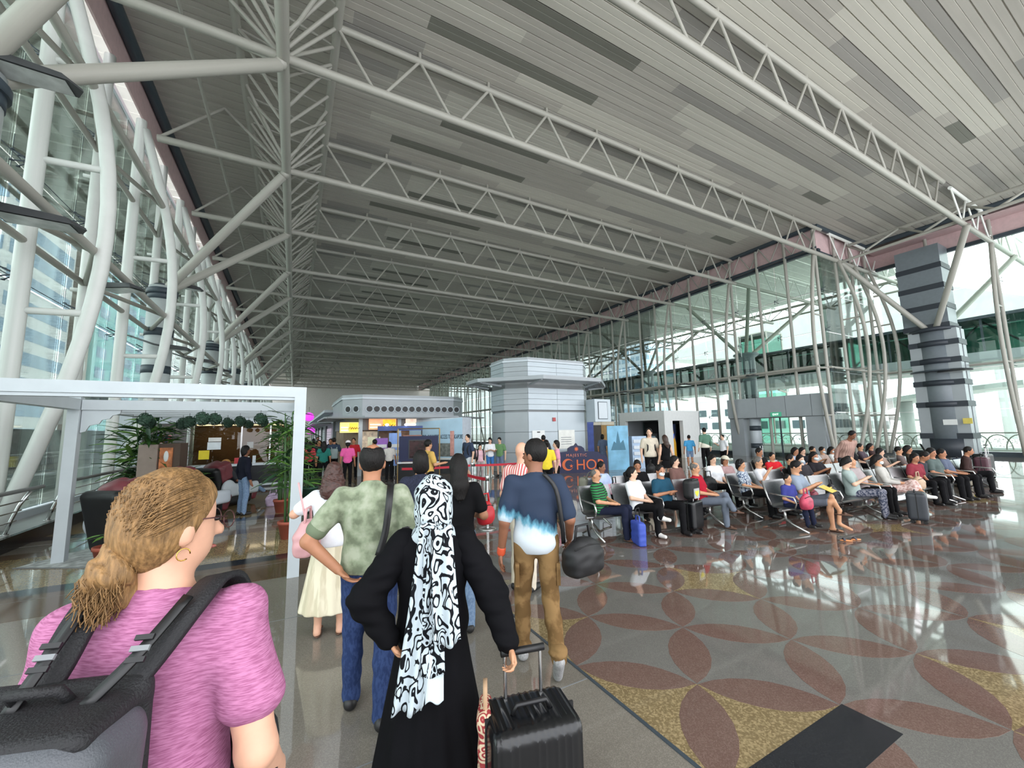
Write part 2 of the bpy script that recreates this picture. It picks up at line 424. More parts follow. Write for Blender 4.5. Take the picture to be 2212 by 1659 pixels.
    if bare:
        for s in (1, -1):
            hip, kn, an = legs[s]; B.cap(hip, kn, .075 * k * fat ** .5, .052 * k, .03); B.chain([kn, kn.lerp(an, .35) + V((0, -.012, 0)), an], [.052 * k, .052 * k, .034 * k], .03)
            if shoes in (None, 'bare') or shoes is sandal:
                f = V((s * .02, .13 * k, -an.z + .03)); B.cap(an, an + V((0, -.03 * k, -an.z * .55)), .034 * k, .034 * k); B.cap(an + V((0, .0, -an.z * .6)), an + V((s * .015, .14 * k, -an.z * .75)), .034 * k, .024 * k)
    b_ = obj('body', B.mesh('body', SKIN[skin], vox), t)
    if facefeat:
        for s in (1, -1): MB().ell(Hd(s * .030, .079, .012), (.011 * k, .011 * k, .007 * k), 8, 5).build('eye', eye_m, b_)
        MB().ell(Hd(0, .085, -.062), (.020 * k, .010 * k, .006 * k), 8, 5).build('mouth', lip_m, b_)
    # ---- shirt
    if shirt is not None and bottom[0] != 'dress0':
        S = SDF(.045 * k); q = fat * shirt_r
        S.cap(sh[1] + V((-.035 * k, 0, -.01 * k)), sh[-1] + V((.035 * k, 0, -.01 * k)), .066 * k, None, .06)
        S.ell(T(0, -.005, .31), (.172 * k * q, .112 * k * q, .20 * k), None, .06); S.ell(T(0, .005, .10), (.158 * k * q, .118 * k * q, .19 * k), None, .08); S.ell(T(0, 0, -.02), (.168 * k * q, .122 * k * q, .13 * k), None, .06)
        if fem:
            for s in (1, -1): S.ell(T(s * .07, .075, .30), (.06 * k, .05 * k, .06 * k), None, .05)
        S.cap(nb - U * .05 * k, nb + U * .005 * k, .075 * k, .066 * k, .04)
        if collar: S.cap(nb + V((0, .02 * k, 0)), nb + U * .02 * k, .073 * k, .070 * k, .02)
        S.disp = wrinkle(wr, ph=hash(label) % 7)
        ml = sleeve_len if sleeve_len else {'short': .62, 'long': 1.0, 'none': 0, '34': .8}[sleeve]
        if ml:
            for s in (1, -1):
                e, w_ = arms[s]; a_ = fat ** .5
                if sleeve == 'short': S.cap(sh[s], sh[s].lerp(e, ml * 1.12), .070 * k * a_, .066 * k * a_, .03)
                else: S.cap(sh[s], e, .068 * k * a_, .056 * k * a_, .03); S.cap(e, e.lerp(w_, .97 if sleeve == 'long' else .5), .056 * k * a_, .042 * k * a_, .02)
        hz = hem if hem is not None else (-.06 if untuck else .02)
        if bottom[0] != 'dress':
            c = T(0, 0, hz) if hz < .3 else T(0, 0, hz); S.cut(c, -U)
        S.cut(nb + U * (.028 if collar else .012) * k + V((0, .0, 0)), U + Fw * .35)
        so = obj('shirt' if sleeve != 'long' else 'top', S.mesh('shirt', shirt, vox * 1.05), t)
    # ---- bottoms
    kind, bm = bottom[0], bottom[1]
    if kind in ('pants', 'shorts'):
        S = SDF(.04 * k); S.ell(P + V((0, 0, .0)), (.158 * k * fat, .115 * k * fat, .13 * k), None, .05)
        for s in (1, -1):
            hip, kn, an = legs[s]; S.cap(hip, kn, .092 * k * fat ** .6, .066 * k, .03)
            if kind == 'pants': S.chain([kn, kn.lerp(an, .4) + V((0, -.01, 0)), an + V((0, 0, -.02))], [.066 * k, .062 * k, .056 * k], .02)
            else: S.cap(kn, kn, .066 * k)
        S.disp = wrinkle(wr * .9, (22, 17, 13), 2.0)
        if kind == 'shorts':
            for s in (1, -1):
                hip, kn, an = legs[s]; d = (kn - hip).normalized()
            if pose == 'stand': S.cut((0, 0, (legs[1][1].z + .07) * 1.0), (0, 0, -1))
            else: S.cut((0, legs[1][1].y - .02, .5), (0, 1, 0))
        if pose == 'stand': S.cut(P + V((0, 0, .12 * k)), (0, 0, 1))
        obj('trousers' if kind == 'pants' else 'shorts', S.mesh('trousers', bm, vox * 1.1), t)
    elif kind in ('skirt', 'dress'):
        S = SDF(.06 * k); hz = bottom[2] if len(bottom) > 2 else .35; hr = bottom[3] if len(bottom) > 3 else .24
        if pose == 'stand':
            S.cap(P + V((0, 0, .08 * k)), (0, 0, hz - .05), .135 * k * fat, hr, .05, .72); S.cut((0, 0, hz), (0, 0, -1)); S.cut(P + V((0, 0, (.16 if kind == 'skirt' else .3) * k)), (0, 0, 1))
        else:
            S.ell(P, (.17 * k * fat, .13 * k, .12 * k)); 
            for s in (1, -1): hip, kn, an = legs[s]; S.cap(hip, kn, .10 * k, .085 * k, .05); S.cap(kn, kn.lerp(an, .35), .085 * k, .08 * k, .05)
            S.cap(legs[1][1], legs[-1][1], .07, .07, .05); S.cut(legs[1][1].lerp(legs[1][2], .4), (0, 0, -1))
        S.disp = lambda X, Y, Z: .008 * np.sin(11 * np.arctan2(Y, X) + 2 * Z) * np.clip((P.z - Z) / .6, 0, 1) if pose == 'stand' else .004 * np.sin(20 * X + 9 * Y)
        obj('skirt' if kind == 'skirt' else 'dress_skirt', S.mesh('skirt', bm, vox * 1.1), t)
    # ---- shoes
    if shoes is not None and shoes != 'bare':
        for s in (1, -1):
            hip, kn, an = legs[s]; S = SDF(.02); tilt = 0
            fd = V((s * .12, 1, 0)).normalized(); up_ = an.z - .085 * k
            if shoes is sandal:
                c = an + fd * .055 * k; S.ell((c.x, c.y, up_ + .014), (.046 * k, .135 * k, .016), Matrix.Rotation(-s * .12, 3, 'Z')); S.cap((c.x - .04 * k, c.y + .02, up_ + .02), (c.x + .04 * k, c.y + .02, up_ + .05), .012); S.cap((c.x, c.y + .02, up_ + .05), (c.x, c.y + .08, up_ + .02), .01)
            else:
                if bottom[0] == 'pants' and up_ > .06 and kn.y > an.y + .12:     # raised trailing foot: toe down, sole to the rear
                    tp = an + V((0, .06, -.16)) * k; S.cap(an + V((0, -.03, -.02)), tp, .042 * k, .034 * k)
                else:
                    S.cap(an + V((0, -.035 * k, -an.z + up_ + .045)), an + fd * .15 * k + V((0, 0, -an.z + up_ + .036)), .043 * k, .034 * k); S.cap(an + V((0, 0, -.01)), an + fd * .06 * k + V((0, 0, -.04 * k)), .04 * k, .035 * k); S.cut((0, 0, up_ + .002), (0, 0, -1))
            obj('shoe', S.mesh('shoe', shoes, max(.008, vox * .7)), t)
    # ---- hair
    st, hm = hair[0], (HAIR[hair[1]] if isinstance(hair[1], str) else hair[1])
    if st != 'none':
        S = SDF(.02 * k); hv = min(vox, .011 if vox < .013 else .015)
        def E(x, y, z, r): S.ell(Hd(x, y, z), tuple(q * k for q in r), skull, .02)
        E(0, -.014, .034, (.085, .103, .108))
        if st in ('long', 'pony', 'bob', 'curly', 'bun', 'tied'): E(0, -.035, -.005, (.086, .085, .10))
        if st == 'long':
            S.chain([Hd(0, -.06, -.02), nb + V((0, -.075, -.02)) * k, T(0, -.125, .28)], [.078 * k, .085 * k, .06 * k], .05)
        if st == 'bob': E(0, -.025, -.06, (.094, .085, .09))
        if st == 'curly':
            E(0, -.04, -.07, (.115, .10, .12)); S.ell(nb + V((0, -.075, .0)) * k, (.12 * k, .075 * k, .11 * k), None, .04)
        if st == 'pony': S.chain([Hd(0, -.10, .03), Hd(0, -.15, -.02), Hd(0, -.13, -.16)], [.03 * k, .036 * k, .018 * k])
        if st == 'bun': S.ell(Hd(0, -.12, .05), (.045 * k,) * 3)
        fwd = hq @ V((0, 1, 0)); upv = hq @ V((0, 0, 1))
        S.cut(Hd(0, .045 if st != 'receding' else .0, .03), fwd * .84 - upv * .54)
        if st in ('short', 'receding', 'bald'):
            S.cut(Hd(0, -.03, -.075), -upv + fwd * .35)
            S.cut(Hd(0, .058, 0), fwd)
        else: S.cut(Hd(0, .066, -.02), fwd - upv * .1)
        if st == 'bald': S.sub(Hd(0, -.005, .13), (.062 * k, .085 * k, .075 * k))
        if st == 'receding': S.sub(Hd(0, .05, .12), (.07 * k, .09 * k, .08 * k))
        S.disp = (lambda X, Y, Z: .012 * np.sin(70 * X + 5 * np.sin(40 * Z)) * np.sin(66 * Y) * np.sin(61 * Z + 8 * X)) if st == 'curly' else (lambda X, Y, Z: .0022 * np.sin(95 * X + 6 * Z) * np.sin(80 * Y + 3 * Z))
        obj('hair', S.mesh('hair', hm, hv), t)
        if st == 'cap': pass
    t['_'] = 0; del t['_']
    if extra: extra(t, T, Hd, hq, arms, legs, sh, k, nb, P)
    return t
# ================================================================== STRUCTURE
TY0, TS = 10.95, 5.08                     # first truss in full view and truss spacing along the hall
TK = list(range(-2, 17))
ZB, ZT, ZD = 11.55, 13.08, 13.38          # bottom chord, top chord, deck
# ---- floor
floor_m = terrazzo('terrazzo_grey', (116, 111, 102), (134, 128, 119), .035, 220, .10, .7)
petal_m = terrazzo('terrazzo_russet', (102, 80, 72), (118, 97, 88), .045, 160, .10, .7)
tan_m = terrazzo('terrazzo_tan', (118, 102, 72), (158, 140, 104), .05, 90, .12, .7)
gtile_m = terrazzo('terrazzo_pale_grey', (104, 102, 98), (118, 116, 111), .035, 220, .08, .7)
btile_m = terrazzo('terrazzo_black', (30, 32, 36), (44, 46, 50), .10, 200, .1)
brown_m = terrazzo('terrazzo_brown', (84, 66, 52), (110, 90, 70), .09, 160, .1)
fl = MB(); fl.b2(-5.0, 34.2, -6, 100, -.2, 0)
floor = struct('floor', fl, floor_m)
LX, LY, LS = 2.03, 2.766, .874
DK = LS / math.sqrt(2)
def node(a, b): return (LX + DK * (a + b), LY + DK * (b - a))
# petal mesh: pointed lens of length LS
def lens(L_, w_, n=7):
    h = L_ / 2; a = w_ / 2; rad = (h * h + a * a) / (2 * a); th = math.asin(min(1, h / rad))
    up_ = [(rad * math.sin(t), rad * math.cos(t) - (rad - a)) for t in [th - 2 * th * i / n for i in range(n + 1)]]
    return up_ + [(-x, -y) for x, y in up_[1:-1]]
pm = MB().prism(lens(LS * .985, .325), 0, .0022).mesh('petal', petal_m)
cells = []; petals = []
XMAX, YMIN, YMAX = 19.5, -.6, 21
for a in range(-24, 34):
    for b in range(-24, 34):
        x, y = node(a, b)
        if not (LX - .01 < x < XMAX and YMIN - 1 < y < YMAX): continue
        for (da, db) in ((1, 0), (0, 1)):
            x2, y2 = node(a + da, b + db)
            if LX - .01 < x2 < XMAX: petals.append((x, y, x2, y2))
petals.sort(key=lambda p: (p[0] + p[2]) ** 2 + (p[1] + p[3]) ** 2)
rest = MB()
lens_pts = lens(LS * .985, .325)
nv = 0
for (x, y, x2, y2) in petals:
    if y < 1.25 and y2 < 1.3 and min(x, x2) < 3.0: continue        # black strip lies here
    cx, cy, an = (x + x2) / 2, (y + y2) / 2, math.atan2(y2 - y, x2 - x)
    M4 = Matrix.Translation((cx, cy, 0)) @ Matrix.Rotation(an, 4, 'Z')
    if nv < 290: put('petal', pm, floor, M4); nv += 1
    else: rest.prism(lens_pts, 0, .0022, 0, M4)
tag(rest.build('petal_field', petal_m, floor), kind='stuff')
# diamond cells (tan or pale) under the petals, laid 1 mm proud
dm_t = MB().prism([(DK * .995, 0), (0, DK * .995), (-DK * .995, 0), (0, -DK * .995)], 0, .0012).mesh('cell', tan_m)
dm_g = MB().prism([(DK * .995, 0), (0, DK * .995), (-DK * .995, 0), (0, -DK * .995)], 0, .0012).mesh('cell', gtile_m)
half_t = MB().prism([(DK * .995, 0), (0, DK * .995), (0, -DK * .995)], 0, .0012).mesh('cell', tan_m)
cell_list = []
for i in range(0, 27):
    for j in range(-8, 30):
        if (i + j) % 2 == 0: continue
        x, y = LX + DK * i, LY + DK * j
        if x > XMAX - .6 or y < -.5 or y > YMAX: continue
        cell_list.append((x * x + y * y, i, j, x, y))
cell_list.sort(); nc = 0; restc = MB()
for d2, i, j, x, y in cell_list:
    if i == 1 and abs(y - 1.53) < .3: me = dm_t
    else: me = half_t if i == 0 else (dm_t if (i % 8 in (3, 4) and j % 6 == 1) or (i >= 3 and y < 1.4) else dm_g)
    if nc < 280: put('terrazzo_tile', me, floor, Matrix.Translation((x, y, 0))); nc += 1
    elif me is not dm_g: restc.prism([(DK * .995, 0), (0, DK * .995), (-DK * .995, 0), (0, -DK * .995)], 0, .0012, 0, Matrix.Translation((x, y, 0)))
tag(restc.build('tile_field', tan_m, floor), kind='stuff')
MB().b2(2.06, LX + 2 * DK + .02, 1.22, LY - 2 * DK, .0, .0034).build('black_strip', btile_m, floor)
MB().b2(8.2, 9.3, 4.85, 5.1, 0, .0034).build('black_strip', btile_m, floor)
MB().b2(6.9, 7.9, 5.5, 5.75, 0, .0034).build('black_strip', btile_m, floor)
MB().b2(LX - .022, LX + .004, -3, 21, 0, .004).build('divider_strip', darkst, floor)
# inlaid bands in the left aisle
for y0, y1, mt in ((6.3, 7.2, brown_m), (7.2, 7.5, btile_m), (7.5, 9.4, tan_m), (9.4, 9.8, brown_m), (10.8, 11.2, btile_m), (11.2, 15, tan_m), (16, 16.4, btile_m)):
    MB().b2(-4.2, LX - 1.3, y0, y1, 0, .0015).build('inlay_band', mt, floor)
for y in (2.6, 4.9, 7.0, 10.4):
    MB().b2(-4.2, LX - .03, y - .004, y + .004, 0, .0018).build('joint_strip', grey_m, floor)

# ---- ceiling: ribbed deck, each sheet a strip across the hall
NS = 12; SW = TS / NS
def deck_mesh(segs, x0, x1):
    """one sheet: shallow tray with standing edge ribs; segs = [(x_from, x_to, material index)]"""
    mb = MB(); a = SW
    prof = [(0, .0), (.008, .04), (.03, .04), (.038, 0), (a * .5 - .012, .0), (a * .5, .012), (a * .5 + .012, 0), (a, 0)]
    xs = sorted(set([x0, x1] + [s for q in segs for s in q[:2] if x0 < s < x1]))
    for s0, s1 in zip(xs[:-1], xs[1:]):
        mi = 0
        for q in segs:
            if q[0] <= s0 + 1e-6 and s1 <= q[1] + 1e-6: mi = q[2]
        vs = [(s0, y, z) for y, z in prof] + [(s1, y, z) for y, z in prof]; n = len(prof)
        mb.add(vs, [(i, i + 1, n + i + 1, n + i) for i in range(n - 1)], mi)
    mb.b2(x0, x1, 0, a, .045, .058)
    return mb.mesh('deck_sheet', [deck_a, deck_b, deck_c, deck_d])
patt = {0: [(.6, 4, 3)], 1: [(9, 19, 3)], 2: [(4.2, 14, 1), (.5, 2.5, 3)], 3: [(4.2, 15.5, 1), (20, 23, 3)], 4: [(4.2, 14, 1)], 5: [(4.4, 9.2, 2), (11, 22, 3)],
        6: [(12, 24, 1)], 7: [(2, 5.5, 1), (12, 24, 1)], 8: [(13, 21, 1), (22, 24, 2)], 9: [(2.9, 8.9, 2), (14, 20, 3)], 10: [(6, 16, 1)], 11: [(8, 18, 1), (1, 3, 3)]}
DX0 = -4.55
dm_far = [deck_mesh(patt[i], DX0, 26.0) for i in range(NS)]
dm_near = [deck_mesh(patt[i] + [(26.5, 31, 3)] * (i % 3 == 0), DX0, 32.4) for i in range(NS)]
ceil = MB(); ceil.b2(DX0, 26.0, TY0, 97, ZD + .06, ZD + .12); ceil.b2(DX0, 33.7, -7, TY0 + .4, ZD + .06, ZD + .12)
ceiling = struct('ceiling', ceil, deck_d)
ns = 0; far_deck = MB()
for k in range(-3, 17):
    for i in range(NS):
        y = TY0 + TS * k + SW * i
        ms = dm_near if k < 0 else dm_far
        if y > 95: continue
        put('roof_sheet', ms[i], ceiling, Matrix.Translation((0, y, ZD)))
# longitudinal purlins (pale lines hugging the deck) and dark edge beams
for x in (26.0,):
    rod('edge_beam', (x, TY0, ZD - .05), (x, 96, ZD - .05), .16, darkst, ceiling)
rod('edge_beam', (DX0 + .05, -6, 12.95), (DX0 + .05, 96, 12.95), .16, darkst, ceiling)
rod('edge_beam', (32.2, -6, ZD - .08), (32.2, TY0, ZD - .08), .16, darkst, ceiling)
rod('edge_beam', (26, TY0, ZD - .05), (32.2, TY0, ZD - .05), .14, darkst, ceiling)
# fascia between edge beam and glass head, its reddish lighting painted in as pink
MB().b2(26.15, 26.2, TY0 + .1, 96, 11.95, ZD + .1).build('fascia_board', pink, ceiling)
MB().b2(32.5, 33.6, -6, TY0, ZD - .45, ZD - .4).build('fascia_board', pink, ceiling)
MB().b2(33.5, 33.55, -6, TY0 + .3, 12.0, ZD + .06).build('fascia_board', pink, ceiling)
MB().b2(26.2, 33.5, TY0 + .3, TY0 + .35, 12.0, ZD).build('fascia_board', pink, ceiling)
MB().b2(DX0 - .15, DX0 - .1, -6, 96, 12.0, ZD).build('fascia_board', pink, ceiling)
# ---- roof trusses
GR = 'roof trusses spanning the hall'
tops = [.62 + 2.31 * i for i in range(12)]
for k in TK:
    y = TY0 + TS * k
    t = thing('roof_truss', {-1: 'white roof truss ending above the dark banded column', 0: 'white roof truss meeting the corner where right glass steps out'}.get(k, 'white tubular steel roof truss with zigzag webbing spanning the hall'), 'truss', (0, y, 0), group=GR)
    rod('bottom_chord', (-4.3, 0, ZB), (40, 0, ZB + .1), .115, steel_w, t, 14)
    rod('top_chord', (.62, 0, ZT), (26.6, 0, ZT + .12), .1, steel_w, t, 14)
    rod('outer_chord', (27.5, 0, ZT + .1), (40.6, 0, ZT + .1), .08, deck_w, t)
    web = MB() if k > 8 else None
    for i, x in enumerate(tops):
        zt = ZT + .12 * (x / 26)
        if x > 26: break
        xb = x + 1.15
        for p0, p1 in (((x, 0, zt), (xb - .12, 0, ZB)), ((xb + .12, 0, ZB), (x + 2.31, 0, zt))):
            if p1[0] > 27.2: continue
            if web is None: rod('diagonal_brace', p0, p1, .045, steel_w, t, 8)
            else: web.path([p0, p1], .045, 6)
        if k <= 6: rod('purlin_cleat', (x, 0, zt), (x, 0, ZD), .05, steel_w, t, 6)
    if web is not None: tag(web.build('web_bracing', steel_w, t), kind='stuff')
    # outer canopy webbing right of the glass
    wb2 = MB()
    for i in range(6):
        x = 27.6 + 2.1 * i
        wb2.path([(x, 0, ZT + .1), (x + 1.05, 0, ZB + .1)], .04, 6); wb2.path([(x + 1.05, 0, ZB + .1), (x + 2.1, 0, ZT + .1)], .04, 6)
    wb2.build('canopy_web', deck_w, t)
    # tie from bottom chord to left eave
    if -2 < k < 9:
        rod('eave_tie', (-4.3, 0, ZB), (-2.6, 0, ZD - .1), .05, steel_w, t, 8)
        rod('eave_tie', (-2.6, 0, ZD - .1), (-.63, 0, ZB), .05, steel_w, t, 8)
# ---- spine truss over the left aisle
sp = thing('spine_truss', 'white triangular spine truss running lengthwise above the queue', 'truss', (0, 0, 0))
yA, yB = TY0 + TS * TK[0], TY0 + TS * TK[-1]
SPX, SXL, SXR = -.63, -1.84, .62
rod('chord', (SPX, yA, 11.5), (SPX, yB, 11.5), .15, steel_w, sp, 16)
rod('chord', (SXL, yA, ZT), (SXL, yB, ZT), .11, steel_w, sp, 12)
rod('chord', (SXR, yA, ZT), (SXR, yB, ZT), .12, steel_w, sp, 12)
wfar = MB()
for k in TK[:-1]:
    y = TY0 + TS * k
    for q in range(4):
        ya, ym, yb = y + TS * q / 4, y + TS * (q + .5) / 4, y + TS * (q + 1) / 4
        hub = y if q < 2 else y + TS
        for sx in (SXL, SXR):
            segs = [((SPX, hub + (ya - hub) * .16, 11.55), (sx, ym, ZT)), ((SPX, ym, 11.55), (sx, ya if q % 2 else yb, ZT))]
            if q in (0, 2): segs.append(((SPX, ya, 11.5), (sx, ya, ZT)))
            for p0, p1 in segs:
                if k < 5: rod('web_member', p0, p1, .05, steel_w, sp, 8)
                else: wfar.path([p0, p1], .05, 5)
        if k < 8: rod('top_strut', (SXL, ya, ZT), (SXR, ym, ZT), .04, steel_w, sp, 6)
tag(wfar.build('web_members_far', steel_w, sp), kind='stuff')
# thin longitudinal tie left of the spine
rod('bracing_tie', (-2.9, yA, 12.4), (-2.9, yB, 12.4), .05, steel_w, sp, 8)

# ---- left columns with raking struts
colm = M('column_cladding', (176, 182, 182), .4, var=.03)
def column(x, y, ztop, w_, round_, name='column', label='', group=None, box_top=None, zfloor=0):
    t = thing(name, label, 'column', (x, y, 0), group=group)
    z = 0
    if round_:
        b = MB().lathe([(w_, 0), (w_, ztop)], n=24).build('shaft', colm, t)
        zz = 1.4
        while zz < ztop:
            MB().lathe([(w_ + .015, zz), (w_ + .015, zz + .28)], n=24).build('dark_band', darkst, t); zz += 1.35
    return t
for i, k in enumerate((0, 2, 4, 6, 8, 10)):
    y = TY0 + TS * (k - .5)
    t = column(-4.45, y, 7.3, .40, True, label='round grey column with dark bands by the left glass wall', group='round columns by the left glass')
    MB().lathe([(.46, 7.0), (.46, 7.15), (.25, 7.4)], n=24).build('capital', darkst, t)
    for s in (-1, 1):
        rod('raking_strut', (.15, s * .12, 7.25), (SPX + 4.45 - .1, s * TS * .5, 11.3), .15, steel_w, t, 14)
        MB().ell((SPX + 4.45 - .05, s * TS * .5, 11.38), (.16, .16, .16)).build('strut_joint', steel_w, t)

# ---- left glass wall
GXL = -5.05
wl_ = MB(); wl_.b2(GXL - .15, GXL + .1, -6, 96, 0, .35); wl_.b2(GXL - .1, GXL + .05, -6, 96, 11.95, 12.1)
wall_left = struct('wall_left', wl_, grey_l)
PW, PH = TS / 2, 2.32
pane = MB().b2(-.008, .008, .02, PW - .02, .02, PH - .02).mesh('glass_pane', glass_c)
for j in range(-4, 30):
    for q in range(5):
        put('glass_pane', pane, wall_left, Matrix.Translation((GXL, TY0 + PW * j, .35 + PH * q)))
# point fixings: four-armed spiders with pads
sm = MB()
for a in (-1, 1):
    for b in (-1, 1):
        sm.path([(.28, 0, 0), (.06, a * .1, b * .1)], .014, 6); sm.lathe([(.032, 0), (.032, .02)], (.05, a * .11, b * .11), 8)
sm.path([(0, 0, -.5), (0, 0, .5)], .006, 4)
spider = sm.mesh('spider_fitting', darkst)
for j in range(-3, 14):
    for q in range(1, 5):
        put('spider_fitting', spider, wall_left, Matrix.Translation((GXL, TY0 + PW * j, .35 + PH * q)))
for q in range(1, 5):
    rod('glazing_cable', (GXL + .12, TY0 - 10, .35 + PH * q), (GXL + .12, 90, .35 + PH * q), .008, darkst, wall_left, 4)
# masts: straight posts and bowed frames
for k in range(-2, 15):
    y = TY0 + TS * k
    t = thing('facade_mast', 'white bowed tube mast with straight post and rungs inside left glass', 'mast', (-4.72, y, 0), group='bowed masts along the left glass wall')
    rod('post', (0, 0, .2), (0, 0, 12.0), .135, steel_w2, t, 14)
    bow = []
    for i in range(17):
        z = .25 + (11.7 - .25) * i / 16
        f = min(1, max(0, (z - .25) / 5.9)) if z < 6.15 else max(0, (11.7 - z) / 5.55)
        bow.append((.12 + 1.0 * math.sin(f * math.pi / 2) ** 1.05, 0, z))
    MB().path(bow, .125, 14).build('bowed_tube', steel_w2, t)
    for z, x in ((7.4, 1.0), (4.3, .92), (2.6, .62), (9.6, .55)):
        if z == 2.6 and k % 2: continue
        rod('rung', (0, 0, z), (x, 0, z + .04), .07, steel_w2, t, 10)
    t2 = thing('facade_post', 'white straight tube post between bowed masts of left glass wall', 'post', (-4.72, y + TS / 2, 0), group='straight posts along the left glass wall')
    MB().path([(0, 0, .2), (0, 0, 12.0)], .12, 14).build('post', steel_w2, t2)
    MB().path([(0, 0, 5.5), (-.25, 0, 5.5)], .05, 8).build('glass_bracket', steel_w2, t2)
    MB().path([(0, 0, 8.5), (-.25, 0, 8.5)], .05, 8).build('glass_bracket', steel_w2, t2)
# horizontal wind girder at 5.6 m and 9.6 m
for z0, nm in ((5.65, 'lower'), (9.2, 'upper')):
    g = thing('wind_girder', f'white tubular {nm} wind girder zigzagging along left glass wall', 'girder', (0, 0, z0))
    rod('chord', (-4.72, 2, 0), (-4.72, 80, 0), .07, steel_w, g)
    rod('chord', (-3.75 if z0 < 6 else -4.0, 2, 0), (-3.75 if z0 < 6 else -4.0, 80, 0), .085, steel_w, g)
    for k in range(-1, 13):
        y = TY0 + TS * k; xi = -3.75 if z0 < 6 else -4.0
        rod('web_member', (-4.72, y - TS / 2, 0), (xi, y, 0), .06, steel_w, g, 8)
        rod('web_member', (xi, y, 0), (-4.72, y + TS / 2, 0), .06, steel_w, g, 8)
# ledge, kerb and ramp railing at the left wall
kb = MB(); kb.b2(-4.18, -4.1, 2, 40, 0, .24)
struct('trim_1', kb, M('kerb_black', (22, 22, 24), .2))
ld = MB(); ld.b2(-4.95, -4.18, 2, 40, 0, .2)
struct('trim_2', ld, M('ledge_stone', (168, 170, 168), .3, var=.08))

# ---- right glass walls
GXR, GXN = 26.25, 33.5
wr = MB(); wr.b2(GXR - .1, GXR + .15, TY0, 96, 0, .25); wr.b2(GXR - .12, GXR + .12, TY0, 96, 11.85, 12.0)
wr.b2(GXN - .1, GXN + .15, -6, TY0, 0, .25); wr.b2(GXN - .12, GXN + .12, -6, TY0, 11.85, 12.05)
wr.b2(GXR, GXN, TY0 + .2, TY0 + .4, 11.85, 12.05); wr.b2(GXR, GXN, TY0 + .2, TY0 + .4, 0, .25)
wall_right = struct('wall_right', wr, darkst)
for j in range(0, 30):
    for q in range(5):
        if 0 <= j <= 1 and q == 0: continue
        put('glass_pane', pane, wall_right, Matrix.Translation((GXR, TY0 + PW * j, .25 + PH * q)))
for j in range(-6, 0):
    for q in range(5):
        put('glass_pane', pane, wall_right, Matrix.Translation((GXN, TY0 + PW * j, .25 + PH * q)))
for j in range(3):
    for q in range(5):
        put('glass_pane', pane, wall_right, Matrix.Translation((GXR + 7.25 * (j + 1) / 3, TY0 + .3, .25 + PH * q)) @ Matrix.Rotation(R(90), 4, 'Z') @ Matrix.Diagonal((1, .95, 1, 1)))
for q in range(1, 5):
    rod('glazing_cable', (GXR - .1, TY0, .25 + PH * q), (GXR - .1, 90, .25 + PH * q), .008, darkst, wall_right, 4)
for j in range(0, 12):
    for q in range(1, 5):
        put('spider_fitting', spider, wall_right, Matrix.Translation((GXR, TY0 + PW * j, .25 + PH * q)) @ Matrix.Rotation(math.pi, 4, 'Z'))
for j in range(-5, 0):
    for q in range(1, 5):
        put('spider_fitting', spider, wall_right, Matrix.Translation((GXN, TY0 + PW * j, .25 + PH * q)) @ Matrix.Rotation(math.pi, 4, 'Z'))
def bow_right(x, y, rz, k, bowed, lab, grp):
    t = thing('facade_mast' if bowed else 'facade_post', lab, 'mast' if bowed else 'post', (x, y, 0), rz, grp)
    rod('post', (0, 0, .1), (0, 0, 13.1), .085, steel_w, t, 10)
    if bowed:
        pts = []
        for i in range(17):
            z = .1 + 11.8 * i / 16; f = z / 6.2 if z < 6.2 else (11.9 - z) / 5.7
            pts.append((-.08 - 1.0 * math.sin(max(0, min(1, f)) * math.pi / 2), 0, z))
        MB().path(pts, .09, 10).build('bowed_tube', steel_w, t)
        for z, xx in ((2.4, -.68), (5.0, -1.02), (8.0, -.9)): rod('rung', (0, 0, z), (xx, 0, z), .045, steel_w, t, 8)
    return t
LB, GB = 'pale bowed tube mast with rungs inside right glass wall', 'bowed masts along the right glass wall'
LP, GP = 'pale slim straight post holding right glass wall', 'straight posts along the right glass wall'
for k in range(0, 15):
    bow_right(GXR - .35, TY0 + TS * k + .1, 0, k, True, LB, GB)
    bow_right(GXR - .35, TY0 + TS * (k + 1 / 3), 0, k, False, LP, GP)
    bow_right(GXR - .35, TY0 + TS * (k + 2 / 3), 0, k, False, LP, GP)
for k in range(-2, 0):
    bow_right(GXN - .35, TY0 + TS * k, 0, k, True, 'pale bowed tube mast in the right recess near dark banded column', 'bowed masts of the right recess')
    bow_right(GXN - .35, TY0 + TS * (k + .5), 0, k, False, 'pale slim post in the right recess near dark banded column', 'posts of the right recess')
for x in (28.2, 30.2, 32.2):
    bow_right(x, TY0 + .1, R(-90 + 180), 0, True, 'pale bowed tube mast of the glass return at right corner', 'bowed masts of the glass return')
g = thing('wind_girder', 'pale tubular girder running along right glass wall above entrance', 'girder', (0, 0, 5.05))
rod('chord', (GXR - .35, TY0, 0), (GXR - .35, 85, 0), .06, steel_w, g); rod('chord', (GXR - 1.4, TY0, 0), (GXR - 1.4, 85, 0), .07, steel_w, g)
g2 = thing('wind_girder', 'pale tubular girder turning the corner into the right recess', 'girder', (0, 0, 5.05))
rod('chord', (GXR - .3, TY0 - .05, 0), (GXN - .3, TY0 - .05, 0), .06, steel_w, g2); rod('chord', (GXN - .25, TY0 - 14, 0), (GXN - .25, TY0, 0), .07, steel_w, g2)
for k in range(0, 12):
    y = TY0 + TS * k
    rod('web_member', (GXR - .35, y, 0), (GXR - 1.4, y + TS / 2, 0), .045, steel_w, g, 6); rod('web_member', (GXR - 1.4, y + TS / 2, 0), (GXR - .35, y + TS, 0), .045, steel_w, g, 6)
